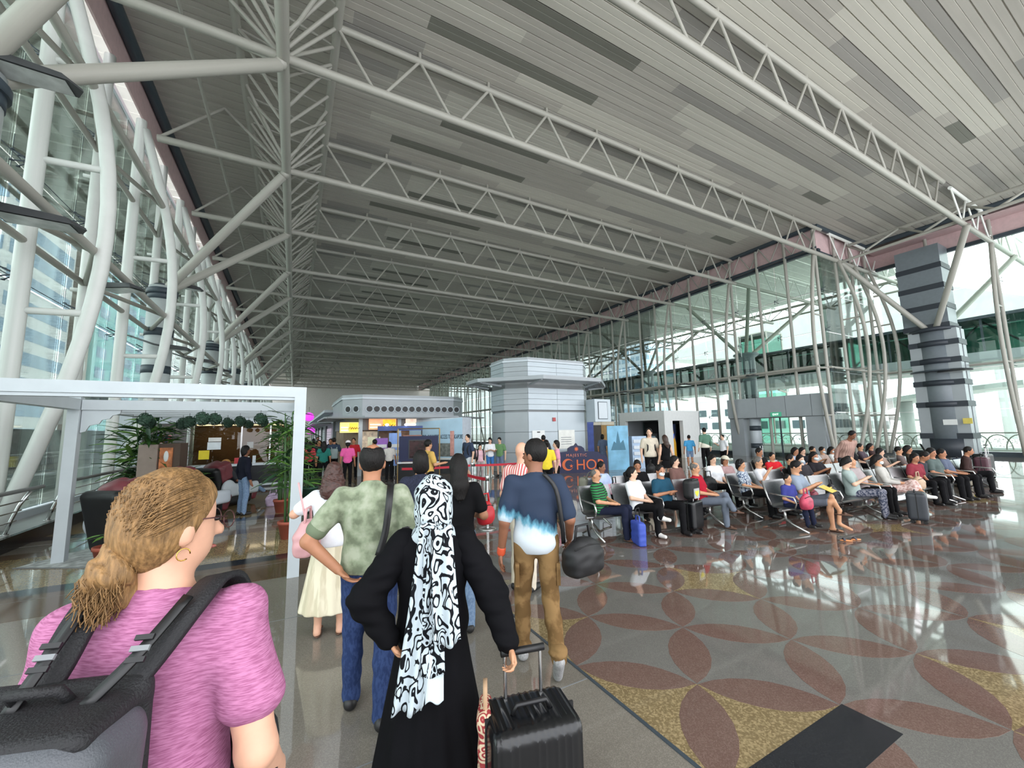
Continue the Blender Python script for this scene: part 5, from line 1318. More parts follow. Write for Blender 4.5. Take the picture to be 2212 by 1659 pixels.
def bag(loc, rz, r, mat, lab, name='bag', strap=None, h=.3, cat='bag', boxy=False):
    t = thing(name, lab, cat, loc, rz)
    S = SDF(.05)
    if boxy: S.box((0, 0, h * .5), (r, r * .42, h * .5), .03)
    else: S.ell((0, 0, h * .45), (r, r * .55, h * .5)); S.box((0, 0, h * .32), (r * .9, r * .5, h * .32), .05)
    S.k = .05; S.disp = wrinkle(.0035, (30, 26, 21)); S.cut((0, 0, 0), (0, 0, -1)); obj('body', S.mesh('bag', mat, .012 if loc[1] < 4.5 and loc[0] < 4 else .018), t)
    MB().path([(-r * .5, 0, h * .8), (-r * .35, 0, h * 1.25), (r * .35, 0, h * 1.25), (r * .5, 0, h * .8)], .012, 6).build('handle', mat, t)
    MB().path([(-r * .8, -r * .3, h * .72), (0, -r * .42, h * .8), (r * .8, -r * .3, h * .72)], .006, 5).build('zip', rubber, t)
    return t
bagk = M('bag_black', (20, 20, 22), .6, var=.15, bump=.3)
bag((4.95, 4.95, 0), R(70), .16, M('bag_blue', (58, 80, 170), .6, bump=.3), 'blue tote bag at feet of green-striped man', 'tote_bag', h=.36, boxy=True)
bag((5.1, 5.1, 0), R(20), .17, bagk, 'black soft bag behind the blue tote', h=.42)
bag((12.1, 3.7, .42), R(0), .17, M('bag_tan', (176, 150, 124), .6, bump=.3), 'tan handbag on bench beside floral dress', h=.3)
bag((16.2, 4.6, 0), R(10), .3, bagk, 'black duffel bag on floor by the luggage cluster', h=.4)
bag((17.2, 4.3, 0), R(30), .28, M('bag_khaki', (150, 142, 124), .6, bump=.3), 'khaki bag on floor by the luggage cluster', h=.36)
bag((17.7, 4.0, 0), R(-20), .26, bagk, 'black round bag on floor beside khaki bag', h=.42)
bag((8.75, 4.2, .42), R(10), .14, M('bag_crimson', (120, 30, 50), .6, bump=.3), 'crimson bag on bench next to pale green shirt', h=.24)
bag((9.35, 4.15, .42), R(10), .14, bagk, 'black bag on bench behind yellow paper reader', h=.3)
bag((-.42, 12.55, 0), R(10), .17, M('bag_pastel', (190, 170, 196), .5, var=.35, scale=6), 'pastel plastic bag on floor beside the bamboo pots', h=.36)
t = suitcase((6.35, 5.0, 0), R(10), .36, .24, .5, sblk, 'black cabin suitcase with a pack on top before masked man', .36, 0)
q = thing('backpack', 'black backpack with yellow heart patch on the cabin suitcase', 'backpack', (6.35, 5.0, .575), R(10)); S = SDF(.04); S.box((0, 0, .18), (.17, .1, .18), .08); obj('body', S.mesh('pack', bagk, .012), q)
MB().b2(-.11, .06, -.115, -.1, .03, .2).build('clear_pocket', M('pocket_grey', (170, 172, 170), .4), q); MB().prism([(-.03, .06), (.03, .12), (.03, .16), (0, .165), (-.03, .14), (-.06, .165), (-.09, .15), (-.085, .11)], 0, .004, 0, Matrix.Translation((0, -.116, 0)) @ TF).build('heart_patch', M('heart_yellow', (222, 214, 60), .6), q)
# steel crowd fence at far right
t = thing('crowd_fence', 'steel crowd fence with vertical bars beside banded column', 'fence', (21.4, 3.2, 0), R(10))
for z in (.15, 1.05): rod('rail', (0, 0, z), (5.2, 0, z), .03, chrome, t)
bar = MB().path([(0, 0, .15), (0, 0, 1.05)], .012, 6).mesh('bar', chrome)
for i in range(34): put('bar', bar, t, Matrix.Translation((.08 + .15 * i, 0, 0)))
for x in (0, 2.6, 5.2): rod('post', (x, 0, 0), (x, 0, 1.1), .03, chrome, t)
t = thing('trolley', 'folded black trolley cart with cloth beside crowd fence', 'trolley', (19.0, 5.3, 0), R(20)); MB().path([(0, 0, .05), (0, .1, .6), (0, .3, 1.15)], .02, 8).build('frame', black, t); MB().path([(.4, 0, .05), (.4, .1, .6), (.4, .3, 1.15)], .02, 8).build('frame', black, t); MB().b2(0, .4, .0, .04, .5, 1.0).build('cloth', M('cloth_dkbrown', (60, 44, 42), .8), t)
for x in (0, .4): MB().path([(x - .02, 0, .06), (x + .02, 0, .06)], .06, 12).build('wheel', rubber, t)
# ================================================================== PEOPLE
def strap(pts, wd, w_, th=.008):
    """flat band following pts; wd = width direction per point or one vector"""
    mb = MB(); vs = []; n = len(pts)
    # resample with Catmull-Rom
    P_ = [V(p) for p in pts]; Q = []
    for i in range(n - 1):
        a, b, c, d = P_[max(0, i - 1)], P_[i], P_[i + 1], P_[min(n - 1, i + 2)]
        for j in range(4):
            u = j / 4; Q.append(.5 * ((2 * b) + (c - a) * u + (2 * a - 5 * b + 4 * c - d) * u * u + (3 * b - a - 3 * c + d) * u ** 3))
    Q.append(P_[-1]); m = len(Q)
    for i, p in enumerate(Q):
        t_ = (Q[min(i + 1, m - 1)] - Q[max(i - 1, 0)]).normalized(); w0 = V(wd); s_ = (w0 - t_ * w0.dot(t_)).normalized(); nn = t_.cross(s_)
        vs += [p - s_ * w_ / 2 - nn * th / 2, p + s_ * w_ / 2 - nn * th / 2, p + s_ * w_ / 2 + nn * th / 2, p - s_ * w_ / 2 + nn * th / 2]
    return mb.add(vs, [(i * 4 + q, i * 4 + (q + 1) % 4, i * 4 + 4 + (q + 1) % 4, i * 4 + 4 + q) for i in range(m - 1) for q in range(4)] + [(3, 2, 1, 0), (m * 4 - 4, m * 4 - 3, m * 4 - 2, m * 4 - 1)], 0, True)
def mixmat(name, kind, cols, scale=8., rough=.85, stretch=(1, 1, 1), z=None, thr=(.45, .55), warp=0.):
    """two or three tone cloth: noise patches, height fade (z) or warped rings"""
    m = bpy.data.materials.new(name); m.use_nodes = True; nt = m.node_tree; n = nt.nodes; L = nt.links; b = n['Principled BSDF']
    t = n.new('ShaderNodeTexCoord'); mp = n.new('ShaderNodeMapping'); mp.inputs['Scale'].default_value = stretch; L.new(t.outputs['Object'], mp.inputs[0])
    r = n.new('ShaderNodeValToRGB'); e = r.color_ramp.elements
    if kind == 'fade':
        s = n.new('ShaderNodeSeparateXYZ'); L.new(t.outputs['Object'], s.inputs[0]); nz = n.new('ShaderNodeTexNoise'); nz.inputs['Scale'].default_value = scale; nz.inputs['Detail'].default_value = 8; L.new(mp.outputs[0], nz.inputs[0])
        a = n.new('ShaderNodeMath'); a.operation = 'MULTIPLY_ADD'; a.inputs[1].default_value = warp; L.new(nz.outputs['Fac'], a.inputs[0])
        q = n.new('ShaderNodeMath'); q.operation = 'MULTIPLY_ADD'; q.inputs[1].default_value = .35; L.new(s.outputs[0], q.inputs[0]); L.new(s.outputs[2], q.inputs[2]); L.new(q.outputs[0], a.inputs[2])
        mr = n.new('ShaderNodeMapRange'); mr.inputs['From Min'].default_value = z[0]; mr.inputs['From Max'].default_value = z[1]; L.new(a.outputs[0], mr.inputs[0]); L.new(mr.outputs[0], r.inputs[0])
        pos = [i / (len(cols) - 1) for i in range(len(cols))]
    elif kind == 'scroll':
        nz = n.new('ShaderNodeTexNoise'); nz.inputs['Scale'].default_value = scale * .55; nz.inputs['Detail'].default_value = 1; L.new(mp.outputs[0], nz.inputs[0])
        mx = n.new('ShaderNodeMix'); mx.data_type = 'VECTOR'; mx.inputs[0].default_value = warp; L.new(mp.outputs[0], mx.inputs[4]); L.new(nz.outputs['Color'], mx.inputs[5])
        v = n.new('ShaderNodeTexVoronoi'); v.inputs['Scale'].default_value = scale; L.new(mx.outputs[1], v.inputs[0])
        w_ = n.new('ShaderNodeMath'); w_.operation = 'SINE'; mu = n.new('ShaderNodeMath'); mu.operation = 'MULTIPLY'; mu.inputs[1].default_value = 17; L.new(v.outputs['Distance'], mu.inputs[0]); L.new(mu.outputs[0], w_.inputs[0])
        mr = n.new('ShaderNodeMapRange'); mr.inputs['From Min'].default_value = -1; L.new(w_.outputs[0], mr.inputs[0]); L.new(mr.outputs[0], r.inputs[0]); pos = list(thr)
    else:
        nz = n.new('ShaderNodeTexNoise'); nz.inputs['Scale'].default_value = scale; nz.inputs['Detail'].default_value = 6; L.new(mp.outputs[0], nz.inputs[0]); L.new(nz.outputs['Fac'], r.inputs[0]); pos = list(thr) if len(cols) == 2 else [.35, .5, .65]
    while len(e) < len(cols): e.new(.5)
    for i, c in enumerate(cols): e[i].position = pos[i]; e[i].color = lin(c)
    L.new(r.outputs[0], b.inputs['Base Color']); b.inputs['Roughness'].default_value = rough; b.inputs['Specular IOR Level'].default_value = .12; MATS[name] = m
    bp = n.new('ShaderNodeBump'); bp.inputs['Strength'].default_value = .15; n2 = n.new('ShaderNodeTexNoise'); n2.inputs['Scale'].default_value = 120; L.new(t.outputs['Object'], n2.inputs[0]); L.new(n2.outputs['Fac'], bp.inputs['Height']); L.new(bp.outputs['Normal'], b.inputs['Normal'])
    return m
denim = mixmat('denim', 'noise', ((40, 54, 90), (50, 66, 104)), 60, .9, (1, 1, .4)); denim_l = mixmat('denim_light', 'noise', ((104, 126, 154), (120, 142, 168)), 70, .9, (1, 1, .5))
blk = cl('black', (20, 20, 22)); wh = cl('white', (226, 228, 232)); navyc = cl('navy', (30, 34, 52)); khaki = mixmat('khaki', 'noise', ((104, 80, 50), (134, 106, 70)), 7, .9)
greyj = cl('grey_jeans', (104, 112, 124)); beige = cl('beige', (206, 196, 178)); dgrey = cl('dark_grey', (58, 60, 64))
# ---- woman in pink tee with backpack, nearest the camera
pinkt = mixmat('pink_heather', 'noise', ((146, 86, 120), (180, 118, 154)), 80, .9, (.5, .5, 5), None, (.38, .62))
def ex_pink(t, T, Hd, hq, arms, legs, sh, k, nb, P):
    hm = HAIR['blonde']; rs = random.Random(3)
    # strands sweeping back to the tie, then loose curls of the low ponytail
    mb = MB(); tie = Hd(0, -.094, -.05)
    for i in range(800):
        a = rs.uniform(-1.75, 1.75); el = rs.uniform(.0, 1.25)
        st = Hd(.087 * math.sin(a) * math.cos(el), -.012 + .098 * math.cos(a) * math.cos(el) * .6 + .02, .034 + .107 * math.sin(el))
        md = Hd(.094 * math.sin(a) * .8, -.05 - .02 * abs(math.cos(a)), .05 + .06 * math.sin(el) - .05 * (1 - math.sin(el)))
        d0 = (md - Hd(0, -.014, .03)); md = Hd(0, -.014, .03) + d0.normalized() * (.107 * k + rs.uniform(0, .004))
        pts = [st, st.lerp(md, .5) + (st.lerp(md, .5) - Hd(0, -.014, .03)).normalized() * .008, md, md.lerp(tie, .6), tie + V((rs.uniform(-.012, .012), 0, rs.uniform(-.012, .012)))]
        mb.path(pts, [.0008, .0013, .0014, .0013, .001], 3, caps=False)
    for i in range(520):
        a = rs.uniform(0, 6.28); rr = rs.uniform(.005, .05); c = tie + (hq @ V((rr * math.cos(a), .004 + .8 * rr * math.sin(a), -.01)))
        L_ = rs.uniform(.06, .14); ph = rs.uniform(0, 6.28); am = rs.uniform(.004, .012)
        pts = [tie + V((0, 0, 0))] + [c + (hq @ V((am * math.cos(ph + j * 1.5), -.01 * j * .6 + am * math.sin(ph + j * 1.5), 0))) - V((0, 0, L_ * j / 6)) for j in range(1, 7)]
        mb.path(pts, .0012, 3, caps=False)
    tag(mb.build('hair_strands', hm, t), kind='stuff')
    S = SDF(.02); S.chain([tie, tie + (hq @ V((.0, -.004, -.04))), tie + (hq @ V((.005, .02, -.09)))], [.032, .046, .03]); S.disp = lambda X, Y, Z: .008 * np.sin(120 * X + 60 * Z) * np.sin(100 * Y + 30 * Z); obj('ponytail', S.mesh('pony', hm, .008), t)
    MB().path([tie + (hq @ V((.026 * math.cos(a), .0, .026 * math.sin(a)))) for a in [6.28 * i / 14 for i in range(15)]], .006, 6).build('hair_tie', M('tie_brown', (70, 52, 44), .6), t)
    gl = M('glasses_frame', (90, 60, 60), .3, .6)
    for s in (1, -1):
        MB().path([Hd(s * .078, .0, .018), Hd(s * .072, .085, .02)], .0017, 6).build('glasses_temple', gl, t)
        c = Hd(s * .034, .108, .008); u_, v_ = hq @ V((1, 0, 0)), hq @ V((0, 0, 1))
        MB().path([c + u_ * .027 * math.cos(a) + v_ * .022 * math.sin(a) for a in [6.28 * i / 18 for i in range(19)]], .0015, 5).build('glasses_rim', gl, t)
        e = Hd(s * .079, -.002, -.058); w0 = hq @ V((0, 1, 0))
        MB().path([e + w0 * .014 * math.cos(a) + v_ * .014 * math.sin(a) for a in [6.28 * i / 14 for i in range(13)]], .0016, 6).build('hoop_earring', M('gold', (212, 170, 90), .25, 1.0), t)
HP = (-.262, 1.335, 0); HH = 18
person('person in pink heathered tee, glasses and hoop earring wearing a backpack', HP, HH, 1.745, 'fair', ('tied', 'blonde'), pinkt, 'short', ('pants', dgrey), shoe_d, head=(40, -5), vox=.0095, fem=True, wr=.007, sleeve_len=.55, shirt_r=.96,
       armR=((.07, -.04, -.28), (.05, .14, -.45)), armL=((.08, -.03, -.28), (.06, .12, -.46)), extra=ex_pink)
packm = M('pack_charcoal', (72, 75, 80), .45, var=.12, bump=.2, bscale=300); packb = M('pack_black', (22, 22, 25), .7, var=.15, bump=.4, bscale=220)
t = thing('backpack', 'charcoal backpack with black padded straps worn over pink tee', 'backpack', HP, -R(HH))
S = SDF(.05); S.box((-.07, -.28, 1.10), (.17, .105, .25), .07, Matrix.Rotation(R(-6), 3, 'X')); S.box((-.07, -.38, 1.0), (.145, .055, .18), .05, Matrix.Rotation(R(-6), 3, 'X'), .02); obj('main_bag', S.mesh('pack', packm, .009), t)
S = SDF(.02); S.box((-.07, -.175, 1.12), (.155, .02, .25), .02); S.box((-.07, -.25, 1.335), (.15, .085, .02), .02); obj('back_panel', S.mesh('panel', packb, .009), t)
for s in (1, -1):
    strap([(s * .07 - .05, -.20, 1.32), (s * .085 - .02, -.155, 1.39), (s * .105, -.09, 1.465), (s * .115, .0, 1.495), (s * .12, .09, 1.44), (s * .13, .135, 1.28), (s * .165, .07, 1.08), (s * .18, -.06, .98), (s * .13, -.2, .92)], (1, 0, .15 * s), .062, .016).build('padded_strap', packb, t)
    strap([(s * .06 - .05, -.24, 1.35), (s * .08 - .02, -.19, 1.41), (s * .10, -.10, 1.488)], (1, 0, 0), .022, .006).build('load_strap', black, t)
    for j in range(3): MB().box((s * .082 - .02, -.197 + .012 * j, 1.405 + .016 * j), (.034, .010, .006), 0, 0, Matrix.Rotation(R(50), 3, 'X')).build('buckle_bar', grey_m if j == 1 else black, t)
MB().path([(-.11, -.215, 1.35), (-.11, -.24, 1.385), (-.03, -.24, 1.385), (-.03, -.215, 1.35)], .010, 8).build('grab_loop', packb, t)
for x0, z0, x1, z1 in ((-.21, 1.29, .07, 1.27), (-.19, 1.165, .06, 1.155)): MB().path([(x0, -.40 if z0 < 1.2 else -.372, z0), ((x0 + x1) / 2, -.425 if z0 < 1.2 else -.385, z0 + .012), (x1, -.40 if z0 < 1.2 else -.372, z1)], .004, 5).build('zip', M('zip_silver', (150, 152, 154), .3, .8), t)
MB().box((.055, -.40, 1.14), (.012, .006, .035)).build('zip_pull', chrome, t)
MB().box((.0, -.44, 1.05), (.022, .006, .03)).build('zip_pull', chrome, t)
strap([(.205, .02, 1.16), (.25, .03, 1.12), (.255, .03, .99), (.24, .02, .93), (.215, .02, .99)], (0, 1, 0), .02, .008).build('strap_tail', black, t)
# ---- woman in black abaya and patterned scarf
scarf = mixmat('scarf_scroll', 'scroll', ((16, 18, 22), (182, 194, 200)), 17, .75, (1, 1, .8), None, (.20, .30), .16)
scarf2 = mixmat('scarf_dense', 'scroll', ((16, 18, 22), (182, 194, 200)), 22, .75, (1, 1, .8), None, (.42, .55), .16)
abaya = M('abaya_black', (12, 12, 15), .8, spec=.1, var=.2, scale=5, bump=.2, bscale=9)
def sheet(xs0, xs1, z0, z1, y0, y1, fold, nf, th=.01, skew=0., nx=22, nz=30, ph=0.):
    """hanging cloth: x-range at top and bottom, with vertical folds"""
    mb = MB(); vs = []
    for side in (0, 1):
        for j in range(nz + 1):
            f = j / nz
            for i in range(nx + 1):
                g = i / nx; x = (xs0[0] + (xs1[0] - xs0[0]) * f) * (1 - g) + (xs0[1] + (xs1[1] - xs0[1]) * f) * g
                y = y0 + (y1 - y0) * f - fold * (.4 + .6 * f) * math.sin(nf * math.pi * g + ph + .6 * f) - (th if side else 0)
                vs.append((x + skew * f * f, y, z0 + (z1 - z0) * f + .012 * math.sin(7 * g + ph)))
    N_ = (nx + 1) * (nz + 1); fs = []
    for j in range(nz):
        for i in range(nx):
            a = j * (nx + 1) + i; b = a + nx + 1; fs += [(a, a + 1, b + 1, b), (N_ + a, N_ + b, N_ + b + 1, N_ + a + 1)]
    for j in range(nz):
        a = j * (nx + 1); b = a + nx + 1; fs += [(a, b, N_ + b, N_ + a), (a + nx, N_ + a + nx, N_ + b + nx, b + nx)]
    for i in range(nx):
        a = i; b = nz * (nx + 1) + i; fs += [(a, N_ + a, N_ + a + 1, a + 1), (b, b + 1, N_ + b + 1, N_ + b)]
    return mb.add(vs, fs, 0, True)
def ex_hijab(t, T, Hd, hq, arms, legs, sh, k, nb, P):
    S = SDF(.03); S.ell(Hd(0, -.012, .02), (.104, .118, .132), None, .02); S.ell(Hd(0, -.03, -.09), (.094, .092, .11), None, .04); S.cap(Hd(0, -.02, -.12), nb + V((0, .0, .0)), .084, .098, .04); S.ell(nb + V((0, .01, -.035)), (.135, .10, .05), None, .04)
    S.cut(Hd(0, .085, .02), (0, 1, -.25)); S.disp = lambda X, Y, Z: .004 * np.sin(55 * Z + 14 * X) * np.sin(16 * X + 9 * Y)
    obj('headscarf', S.mesh('scarf', scarf, .009), t)
    S = SDF(.02); S.ell(Hd(-.01, -.115, -.13), (.062, .04, .045)); S.disp = lambda X, Y, Z: .006 * np.sin(80 * X + 40 * Z); obj('scarf_knot', S.mesh('knot', scarf2, .008), t)
    sheet((-.07, .05), (-.17, -.03), nb.z + .06, .58, -.145, -.215, .016, 4, .012, -.02).build('scarf_tail', scarf, t)
    sheet((-.02, .085), (-.0, .125), nb.z + .05, .86, -.165, -.235, .018, 3, .012, .0, ph=1.2).build('scarf_tail', scarf, t)
    sheet((-.05, .04), (-.06, .05), nb.z, .72, -.15, -.215, .01, 2, .01, 0, ph=2.).build('scarf_tail', scarf2, t)
    sheet((-.045, .045), (-.04, .045), .8, .60, -.20, -.205, .004, 2, .01, 0).build('scarf_lining', M('scarf_plain', (196, 210, 216), .8), t)
    for s in (1, -1):
        e, w_ = arms[s]; S = SDF(.04); S.cap(sh[s], e, .078, .080, .03); S.cap(e, e.lerp(w_, .93), .080, .058, .03); S.disp = wrinkle(.005, (26, 22, 30)); obj('wide_sleeve', S.mesh('sleeve', abaya, .011), t)
person('person in black abaya with black and white scroll-patterned headscarf', (.68, 2.17, 0), 16, 1.58, 'gold', ('none', 'black'), abaya, 'long', ('dress', abaya, .03, .33), shoe_d, vox=.0095, fem=True, fat=1.2, facefeat=False, head=(0, -6), wr=.005,
       armR=((.15, -.10, -.26), (.22, -.22, -.49)), armL=((.19, -.07, -.25), (.06, -.10, -.45)), extra=ex_hijab, handcurl=.9)
t = suitcase((1.01, 1.745, 0), R(168), .42, .30, .52, sblk, 'black ribbed hard suitcase pulled by person in black abaya', .2, 14)
q = thing('tote_bag', 'red and cream patterned tote hanging between abaya and suitcase', 'bag', (.845, 1.88, .08), R(65)); S = SDF(.02); S.box((0, 0, .26), (.10, .035, .24), .03); S.disp = wrinkle(.004, (30, 20, 17)); obj('body', S.mesh('tote', mixmat('tote_print', 'scroll', ((150, 60, 62), (206, 186, 158)), 22, .8, (1, 1, 1), None, (.35, .55), .06), .009), q)
strap([(-.05, 0, .48), (-.04, 0, .58), (.04, 0, .58), (.05, 0, .48)], (0, 1, 0), .02).build('handle', M('tote_strap', (170, 140, 110), .8), q)
# ---- man in green polo
polo = mixmat('polo_green', 'noise', ((104, 112, 92), (134, 144, 120), (156, 162, 142)), 13, .9)
def ex_polo(t, T, Hd, hq, arms, legs, sh, k, nb, P):
    strap([T(.13, .03, .50), T(.125, -.06, .50), T(.12, -.145, .40), T(.10, -.152, .22), T(.06, -.15, .08)], (1, 0, 0), .045, .008).build('bag_strap', black, t)
    MB().path([T(.06, -.155, .08), T(.085, -.158, .02), T(.035, -.158, .02), T(.06, -.155, .08)], .005, 6).build('strap_ring', chrome, t)
    for s in (1, -1):
        e = arms[s][0]; S = SDF(0); p = sh[s].lerp(e, .64); S.cap(p, sh[s].lerp(e, .74), .066 * k, .066 * k); obj('sleeve_cuff', S.mesh('cuff', M('polo_rib', (104, 116, 92), .9), .01), t)
person('person in mottled green polo and blue jeans, hand on hip', (.50, 3.03, 0), 14, 1.76, 'tan', ('bald', 'black'), polo, 'short', ('pants', denim), shoe_d, vox=.0095, fat=1.12, facefeat=False, collar=True, wr=.004, untuck=True, hem=-.04,
       armL=((.19, -.07, -.25), (.0, -.10, -.43)), armR=((.08, -.05, -.28), (.02, .10, -.46)), legL=((-.1, .06, .49), (-.11, .10, .085)), legR=((.1, -.02, .48), (.10, -.16, .09)), extra=ex_polo)
bag((.72, 2.86, .88), R(30), .14, bagk, 'black shoulder bag at hip of person in green polo', h=.26)
# ---- man in ombre tee
ombre = mixmat('ombre_tee', 'fade', ((200, 208, 214), (186, 202, 212), (96, 150, 170), (40, 54, 74), (48, 58, 76)), 16, .9, (1, 1, .5), (1.10, 1.30), warp=.22)
def ex_omb(t, T, Hd, hq, arms, legs, sh, k, nb, P):
    e, w_ = arms[-1]; S = SDF(0); d = (w_ - e).normalized(); S.cap(w_ - d * .035, w_ - d * .005, .036); obj('watch', S.mesh('watch', M('watch_orange', (206, 84, 52), .4), .007), t)
    strap([T(.06, -.10, .52), T(.15, -.13, .40), T(.19, -.12, .15), T(.21, -.06, -.03)], (1, 0, .5), .035, .006).build('bag_strap', black, t)
    for s in (1, -1):
        an = legs[s][2]; S = SDF(.02); c = an + V((0, 0, .03)); S.ell(c, (.07, .075, .05)); S.disp = wrinkle(.006, (40, 40, 50)); obj('gathered_cuff', S.mesh('cuff', khaki, .011), t)
    for s in (1, -1): MB().box(P + V((s * .165, -.03, -.26)), (.03, .12, .17)).build('cargo_pocket', khaki, t)
person('person in navy to white ombre tee and khaki cargo trousers, walking', (1.80, 2.95, 0), 26, 1.76, 'brown', ('short', 'black'), ombre, 'short', ('pants', khaki), shoe_g, vox=.0095, fat=1.08, head=(-52, 0), wr=.004, hem=-.10, sleeve_len=.74,
       armL=((.07, -.04, -.29), (.10, .02, -.54)), armR=((.08, -.06, -.28), (.10, .10, -.46)), legL=((-.11, .1, .49), (-.12, .08, .085)), legR=((.1, -.02, .47), (.11, -.30, .20)), extra=ex_omb)
bag((2.1, 2.72, .70), R(10), .19, bagk, 'black duffel bag at hip of person in ombre tee', h=.3)
# ---- woman with curly hair and cream skirt
cream = mixmat('cream_skirt', 'noise', ((200, 190, 164), (222, 214, 190)), 5, .9, (3, 3, .4))
person('person in white tee and long cream skirt', (.36, 4.35, 0), 12, 1.56, 'fair', ('curly', M('hair_auburn', (66, 40, 34), .5, var=.4, scale=50, bump=.6)), wh, 'short', ('skirt', cream, .22, .27), sandal, vox=.011, fem=True, fat=1.12, facefeat=False, armL=((.2, .0, -.16), (.06, .20, -.12)), armR=((.05, -.02, -.27), (.02, .16, -.4)))
t = bag((.14, 4.12, .80), R(70), .16, M('bag_pink', (206, 156, 158), .5, var=.06, bump=.3), 'pink leather shoulder bag beside long cream skirt', 'shoulder_bag', h=.32); strap([(-.06, 0, .3), (-.03, .05, .48), (.02, .1, .62)], (0, 1, 0), .015, .006).build('strap', MATS['bag_pink'], t)
# ---- women ahead of the scarf
dots = M('cloth_dots', (30, 34, 54), .9, var=.6, scale=90, bump=.1)
person('person in navy dotted blouse ahead of the patterned headscarf', (1.24, 4.43, 0), 14, 1.64, 'gold', ('bob', 'black'), dots, '34', ('pants', blk), shoe_d, vox=.012, fem=True, facefeat=False)
person('person in black top and light jeans with red handbag', (1.42, 3.75, 0), 14, 1.62, 'tan', ('long', 'black'), blk, 'short', ('pants', denim_l), shoe_d, vox=.012, fem=True, facefeat=False, armR=((.09, -.03, -.27), (.05, .18, -.3)))
bag((1.74, 3.82, .92), R(20), .1, M('bag_red', (190, 34, 44), .5, bump=.2), 'red handbag at elbow of person in black top', h=.24)
rstripe = stripes('red_white_stripe', (196, 90, 90), (226, 206, 198), .035, .5, 0)
person('person in red and white striped shirt', (2.45, 4.3, 0), 60, 1.70, 'fair', ('none', 'black'), rstripe, 'short', ('pants', beige), shoe_d, vox=.013, fat=1.15, facefeat=False)
# ---- standing people further off
st = lambda *a, **k: person(*a, **dict(dict(vox=.018), **k))
def pack(loc, face, mat, lab, z=1.0, h=.42):
    t = thing('backpack', lab, 'backpack', (loc[0], loc[1], 0), -R(face)); S = SDF(.04); S.box((0, -.22, z + .06), (.15, .09, h / 2), .07); S.box((0, -.3, z - .03), (.11, .04, h * .28), .04); obj('body', S.mesh('pack', mat, .014), t)
    for s in (1, -1): strap([(s * .09, -.14, z + .22), (s * .11, -.07, z + .36), (s * .11, .04, z + .38), (s * .12, .13, z + .2), (s * .13, .05, z - .02), (s * .12, -.14, z - .1)], (1, 0, 0), .045).build('strap', mat, t)
st('person in navy tee and shorts carrying a black backpack by ad wall', (5.55, 13.7, 0), 250, 1.74, 'light', ('short', 'black'), cl('slate', (58, 68, 88)), 'short', ('shorts', cl('pale_short', (190, 196, 200))), shoe_w, legL=((-.1, .18, .5), (-.1, .22, .085)), legR=((.1, -.05, .48), (.1, -.3, .1)))
pack((5.55, 13.7), 250, bagk, 'black backpack worn by person in navy tee')
pstripe = stripes('pink_white_stripe', (220, 140, 160), (236, 222, 226), .05, .5, 2)
st('small person in pink striped top with backpack beside ad wall', (6.35, 14.4, 0), 190, 1.35, 'light', ('long', 'black'), pstripe, 'short', ('pants', cl('pale_grey', (170, 160, 160))), shoe_w, fem=True)
pack((6.35, 14.4), 190, bagk, 'small black backpack worn by small person in pink stripes', .78, .32)
st('person in white top and blue denim shorts reading with companion', (7.15, 15.2, 0), 200, 1.58, 'light', ('bob', 'black'), wh, 'short', ('shorts', cl('denim_short', (70, 120, 180))), shoe_w, fem=True, armR=((.04, .05, -.26), (-.1, .25, -.2)), armL=((.04, .05, -.26), (-.1, .25, -.2)), bend=14, head=(20, -22))
st('person in green tee and grey shorts reading beside silver kiosk', (7.5, 15.0, 0), 230, 1.58, 'light', ('short', 'black'), cl('leaf_green', (104, 140, 96)), 'short', ('shorts', cl('blue_grey', (110, 124, 150))), shoe_d, armR=((.04, .05, -.26), (-.1, .25, -.2)), bend=14, head=(0, -22))
st('person in mustard tee with crossed dark straps at screen stand', (2.9, 9.7, 0), 75, 1.66, 'gold', ('short', 'black'), cl('mustard', (196, 160, 88)), 'short', ('pants', blk), shoe_d, armR=((.05, .06, -.26), (.02, .3, -.24)))
pack((2.9, 9.7), 75, bagk, 'black backpack worn over mustard tee', .98, .3)
st('person in yellow top near the silver kiosk notices', (6.0, 9.2, 0), 30, 1.58, 'light', ('bun', 'black'), cl('yellow', (226, 200, 60)), 'short', ('pants', blk), shoe_d, fem=True, bend=12)
st('person in pink tee beside the yellow top', (6.6, 9.6, 0), 300, 1.55, 'light', ('bob', 'black'), cl('rose', (220, 150, 170)), 'short', ('pants', blk), shoe_d, fem=True)
st('person in dark top reading the silver kiosk notice', (8.1, 12.6, 0), 20, 1.66, 'tan', ('short', 'black'), dgrey, 'short', ('pants', blk), shoe_d)
st('person in white shirt and pale trousers with red backpack', (14.1, 15.3, 0), 40, 1.66, 'light', ('short', 'black'), wh, 'short', ('pants', cl('pale_khaki', (196, 196, 170))), shoe_w, armR=((.12, .0, -.24), (.3, -.05, -.42)))
pack((14.1, 15.3), 40, M('pack_red', (164, 34, 44), .5, bump=.2), 'red backpack worn over white shirt', .98, .45)
st('person in grey-blue dress walking past display boards', (13.0, 15.0, 0), 60, 1.6, 'gold', ('bob', 'black'), cl('blue_dress', (96, 108, 130)), 'short', ('dress', MATS['cloth_blue_dress'], .5, .2), shoe_w, fem=True)
st('tall person in beige tee holding a dark bag beside companion', (10.1, 9.4, 0), 205, 1.84, 'light', ('short', 'black'), beige, 'short', ('pants', blk), shoe_d, head=(30, 0), shirt_r=1.12)
pack((10.1, 9.4), 205, bagk, 'black backpack slung on beige tee', 1.05, .3)
bag((9.72, 9.05, .5), R(30), .2, bagk, 'black travel bag held low by person in beige tee', h=.3)
